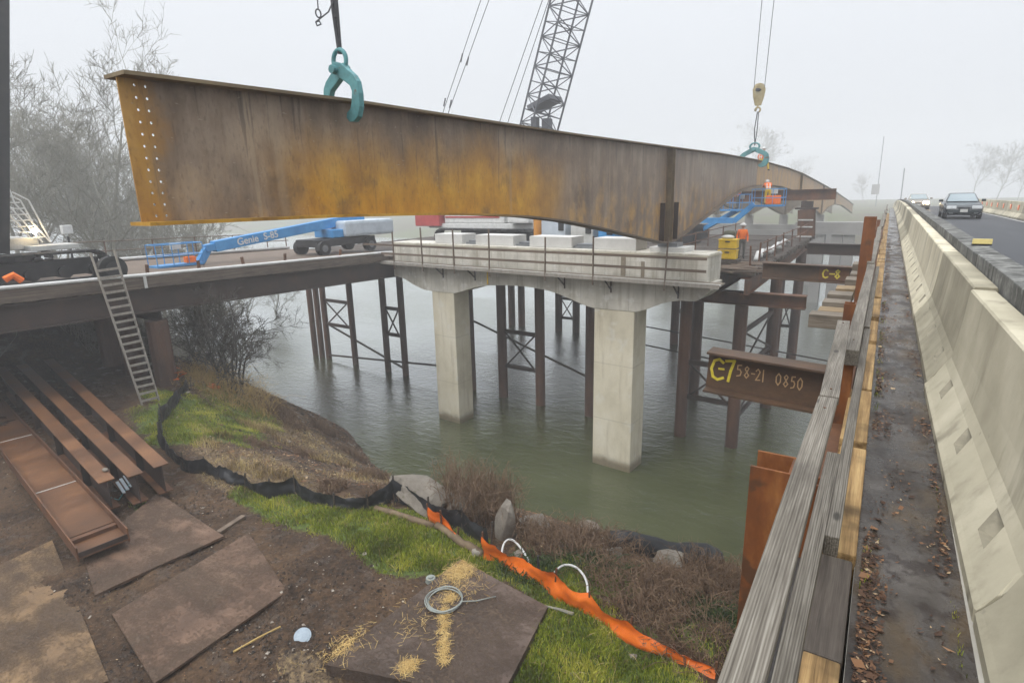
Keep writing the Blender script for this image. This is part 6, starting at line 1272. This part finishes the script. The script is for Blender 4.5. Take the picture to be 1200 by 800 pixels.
# things stored behind the pier cap
p = at_y(631, 262, 30.5); solo(MB().tube([(p.x, 30.5, -1.5), (p.x, 30.5, 1.4)], .3, 16), 'orange_drum', pm('orange_post', (.5, .2, .03), (.62, .28, .05), None, 3), 'upright orange pipe standing behind the pier cap', 'pipe', loc=(p.x, 30.5, -1.5), smooth=False)
for a, b, z1, m_, lb, nm in ((640, 668, .75, 'tarp', 'blue grey tarp covered crate right of the orange pipe', 'crate'), (674, 700, .6, 'off_white', 'pale generator box right of the tarp covered crate', 'generator'), (706, 725, .55, 'blue', 'blue tank under the haunch behind the pier cap', 'tank')):
    p, q = at_y(a, 265, 30.5), at_y(b, 265, 30.5); t = thing(nm, lb, nm, ((p.x+q.x)/2, 30.5, -1.5)); MB().bb((p.x, 29.9, -1.4), (q.x, 31.2, z1)).build('body', M[m_], t, bevel=.08); MB().bb((p.x+.05, 29.95, -1.5), (q.x-.05, 31.15, -1.405)).build('skid', M['dark'], t); MB().bb((q.x-.45, 29.87, z1-.8), (q.x-.1, 29.898, z1-.25)).build('panel', M['dark'], t)
c = at_y(725, 250, 31)
mt = thing('distant_mast', 'thin leaning mast far off in the fog above the handrail', 'mast', (1, 150, -4)); a, b = at_y(1026, 242, 230), at_y(1036, 160, 230); MB().bar(a, b, .22, .22).build('pole', M['boom'], mt); MB().box(at_y(1026, 222, 230), (2.2, 1, 3.2)).build('cabin', M['conc_fog'], mt)
mt = thing('distant_mast', 'shorter foggy mast right of the thin leaning one', 'mast', (5, 150, -4)); MB().bar(at_y(1055, 238, 230), at_y(1060, 197, 230), .35, .35).build('pole', M['boom'], mt)
# ---------------------------------------------------------------- workers
def person(loc, rz, pose, label, trousers='jeans', scale=1.0, jacket='orange_cloth'):
    """one skinned body; joints in metres, figure faces -y before turning by rz"""
    J = dict(pelvis=(0, 0, .95), chest=(0, 0, 1.3), neck=(0, 0, 1.5), head=(0, -.02, 1.64), crown=(0, -.01, 1.74),
             lsh=(.19, 0, 1.43), lel=(.26, .02, 1.15), lwr=(.25, -.12, .92), lha=(.25, -.16, .84), rsh=(-.19, 0, 1.43), rel=(-.26, .02, 1.15), rwr=(-.25, -.12, .92), rha=(-.25, -.16, .84),
             lhp=(.1, 0, .92), lkn=(.12, -.03, .5), lan=(.12, .02, .09), lto=(.13, -.17, .04), rhp=(-.1, 0, .92), rkn=(-.12, -.03, .5), ran=(-.12, .02, .09), rto=(-.13, -.17, .04))
    J.update(pose)
    names = list(J); E_ = [('pelvis', 'chest'), ('chest', 'neck'), ('neck', 'head'), ('head', 'crown'), ('chest', 'lsh'), ('lsh', 'lel'), ('lel', 'lwr'), ('lwr', 'lha'), ('chest', 'rsh'), ('rsh', 'rel'), ('rel', 'rwr'), ('rwr', 'rha'), ('pelvis', 'lhp'), ('lhp', 'lkn'), ('lkn', 'lan'), ('lan', 'lto'), ('pelvis', 'rhp'), ('rhp', 'rkn'), ('rkn', 'ran'), ('ran', 'rto')]
    RD = dict(pelvis=.15, chest=.17, neck=.06, head=.095, crown=.075, sh=.085, el=.06, wr=.045, ha=.04, hp=.105, kn=.075, an=.055, to=.045)
    me_ = bpy.data.meshes.new('person_body'); me_.from_pydata([J[n_] for n_ in names], [(names.index(a), names.index(b)) for a, b in E_], [])
    ob = bpy.data.objects.new('person_body', me_); COL.objects.link(ob); ob.modifiers.new('skin', 'SKIN'); sk = me_.skin_vertices[0].data if me_.skin_vertices else None
    if sk is None:
        bpy.context.view_layer.objects.active = ob
    for i, n_ in enumerate(names):
        r_ = RD.get(n_) or RD[n_[1:]]; me_.skin_vertices[0].data[i].radius = (r_*(1.15 if n_ in ('pelvis', 'chest') else 1), r_*(.85 if n_ in ('pelvis', 'chest') else 1))
    me_.skin_vertices[0].data[0].use_root = True; sb = ob.modifiers.new('sub', 'SUBSURF'); sb.levels = 1; sb.render_levels = 1
    bpy.context.view_layer.update(); m2 = bpy.data.meshes.new_from_object(ob.evaluated_get(bpy.context.evaluated_depsgraph_get())); bpy.data.objects.remove(ob)
    for mm in (M['skin'], M[jacket], M[trousers], M['dark'], M['yellow']): m2.materials.append(mm)
    seg_ = [(Vector(J[a]), Vector(J[b]), 0 if b in ('head', 'crown', 'lha', 'rha') else (1 if a in ('chest', 'lsh', 'lel', 'rsh', 'rel') or b == 'chest' else (3 if a in ('lan', 'ran') else 2))) for a, b in E_]
    for p in m2.polygons:
        c_ = p.center; best = (9, 0)
        for a, b, k in seg_:
            d = b-a; t = max(0, min(1, (c_-a).dot(d)/max(1e-6, d.length_squared))); dd = (c_-(a+d*t)).length
            if dd < best[0]: best = (dd, k)
        p.material_index = best[1]; p.use_smooth = True
    o = bpy.data.objects.new('person', m2); COL.objects.link(o); o.location = loc; o.rotation_euler = (0, 0, rz); o.scale = (scale,)*3; WM[o.name] = Matrix.Identity(4)
    tag(o, label, 'person', 'workers')
    h = Vector(J['crown']); up = (Vector(J['crown'])-Vector(J['neck'])).normalized(); g = MB(); hd = Vector(J['head'])
    g.ball(h+up*.0, (.125, .145, .11), 14, 8); g.tube([h-up*.005, h+up*.012], [.165, .15], 16); g.build('hard_hat', M['white_paint'], o, local=True, smooth=True)
    ch, pe = Vector(J['chest']), Vector(J['pelvis']); g = MB()
    for s in (-.09, .09): g.bar(ch+Vector((s, .152, .1)), ch.lerp(pe, .8)+Vector((s, .135, 0)), .05, .012, (0, 1, 0))
    g.bar(ch.lerp(pe, .45)+Vector((-.15, .15, 0)), ch.lerp(pe, .45)+Vector((.15, .15, 0)), .012, .05); g.build('vest_stripe', M['white_paint'], o, local=True)
    nz = hd+Vector((0, -.105, -.01)); MB().ball(nz, (.018, .025, .03), 6, 5).build('nose', M['skin'], o, local=True); g = MB()
    for s in (-.035, .035): g.ball(hd+Vector((s, -.09, .03)), .012, 6, 5)
    g.build('eyes', M['dark'], o, local=True)
    return o
q = at_y(869, 290, 32); person((q.x, 32, -1.5), rad(30), dict(head=(.02, .01, 1.64)), 'worker in orange vest and white hard hat standing on the trestle with back to camera'); bpy.data.objects['person'].rotation_euler.z = rad(20)
q = at_y(855, 282, 32.3); t = thing('tool_cabinet', 'olive covered cabinet left of the standing worker', 'cabinet', (q.x, 32.4, -1.5)); MB().bb((q.x-.3, 32.1, -1.5), (q.x+.3, 32.7, -.1)).build('body', M['olive'], t, bevel=.1)
yb = 41; c = cc(900, 242, 41)
person((c.x-.1, 41.15, c.z+.1), rad(200), dict(chest=(.0, -.22, 1.25), neck=(0, -.36, 1.36), head=(0, -.45, 1.42), crown=(0, -.52, 1.48), lsh=(.19, -.28, 1.32), rsh=(-.19, -.28, 1.32), lel=(.25, -.45, 1.12), rel=(-.25, -.45, 1.12), lwr=(.2, -.62, 1.2), rwr=(-.2, -.62, 1.2), lha=(.18, -.7, 1.24), rha=(-.18, -.7, 1.24)), 'worker in orange bending forward in the raised lift basket', 'yellow')
zf = top_z(44.3)+.05
person((-7.85, 44.2, zf-.86), rad(150), dict(lkn=(.3, -.35, .72), lan=(.38, -.3, .3), lto=(.4, -.45, .24), rkn=(-.3, -.35, .72), ran=(-.38, -.3, .3), rto=(-.4, -.45, .24), chest=(0, -.1, 1.3), neck=(0, -.16, 1.48), head=(0, -.2, 1.6), crown=(0, -.2, 1.7), lsh=(.19, -.12, 1.41), rsh=(-.19, -.12, 1.41)), 'worker in faded orange sitting astride the girder top by the far clamp', 'yellow')
person((c3.x+.1, 43.1, c3.z+.1), rad(-60), {}, 'worker in orange standing in the left lift basket under the haunch')
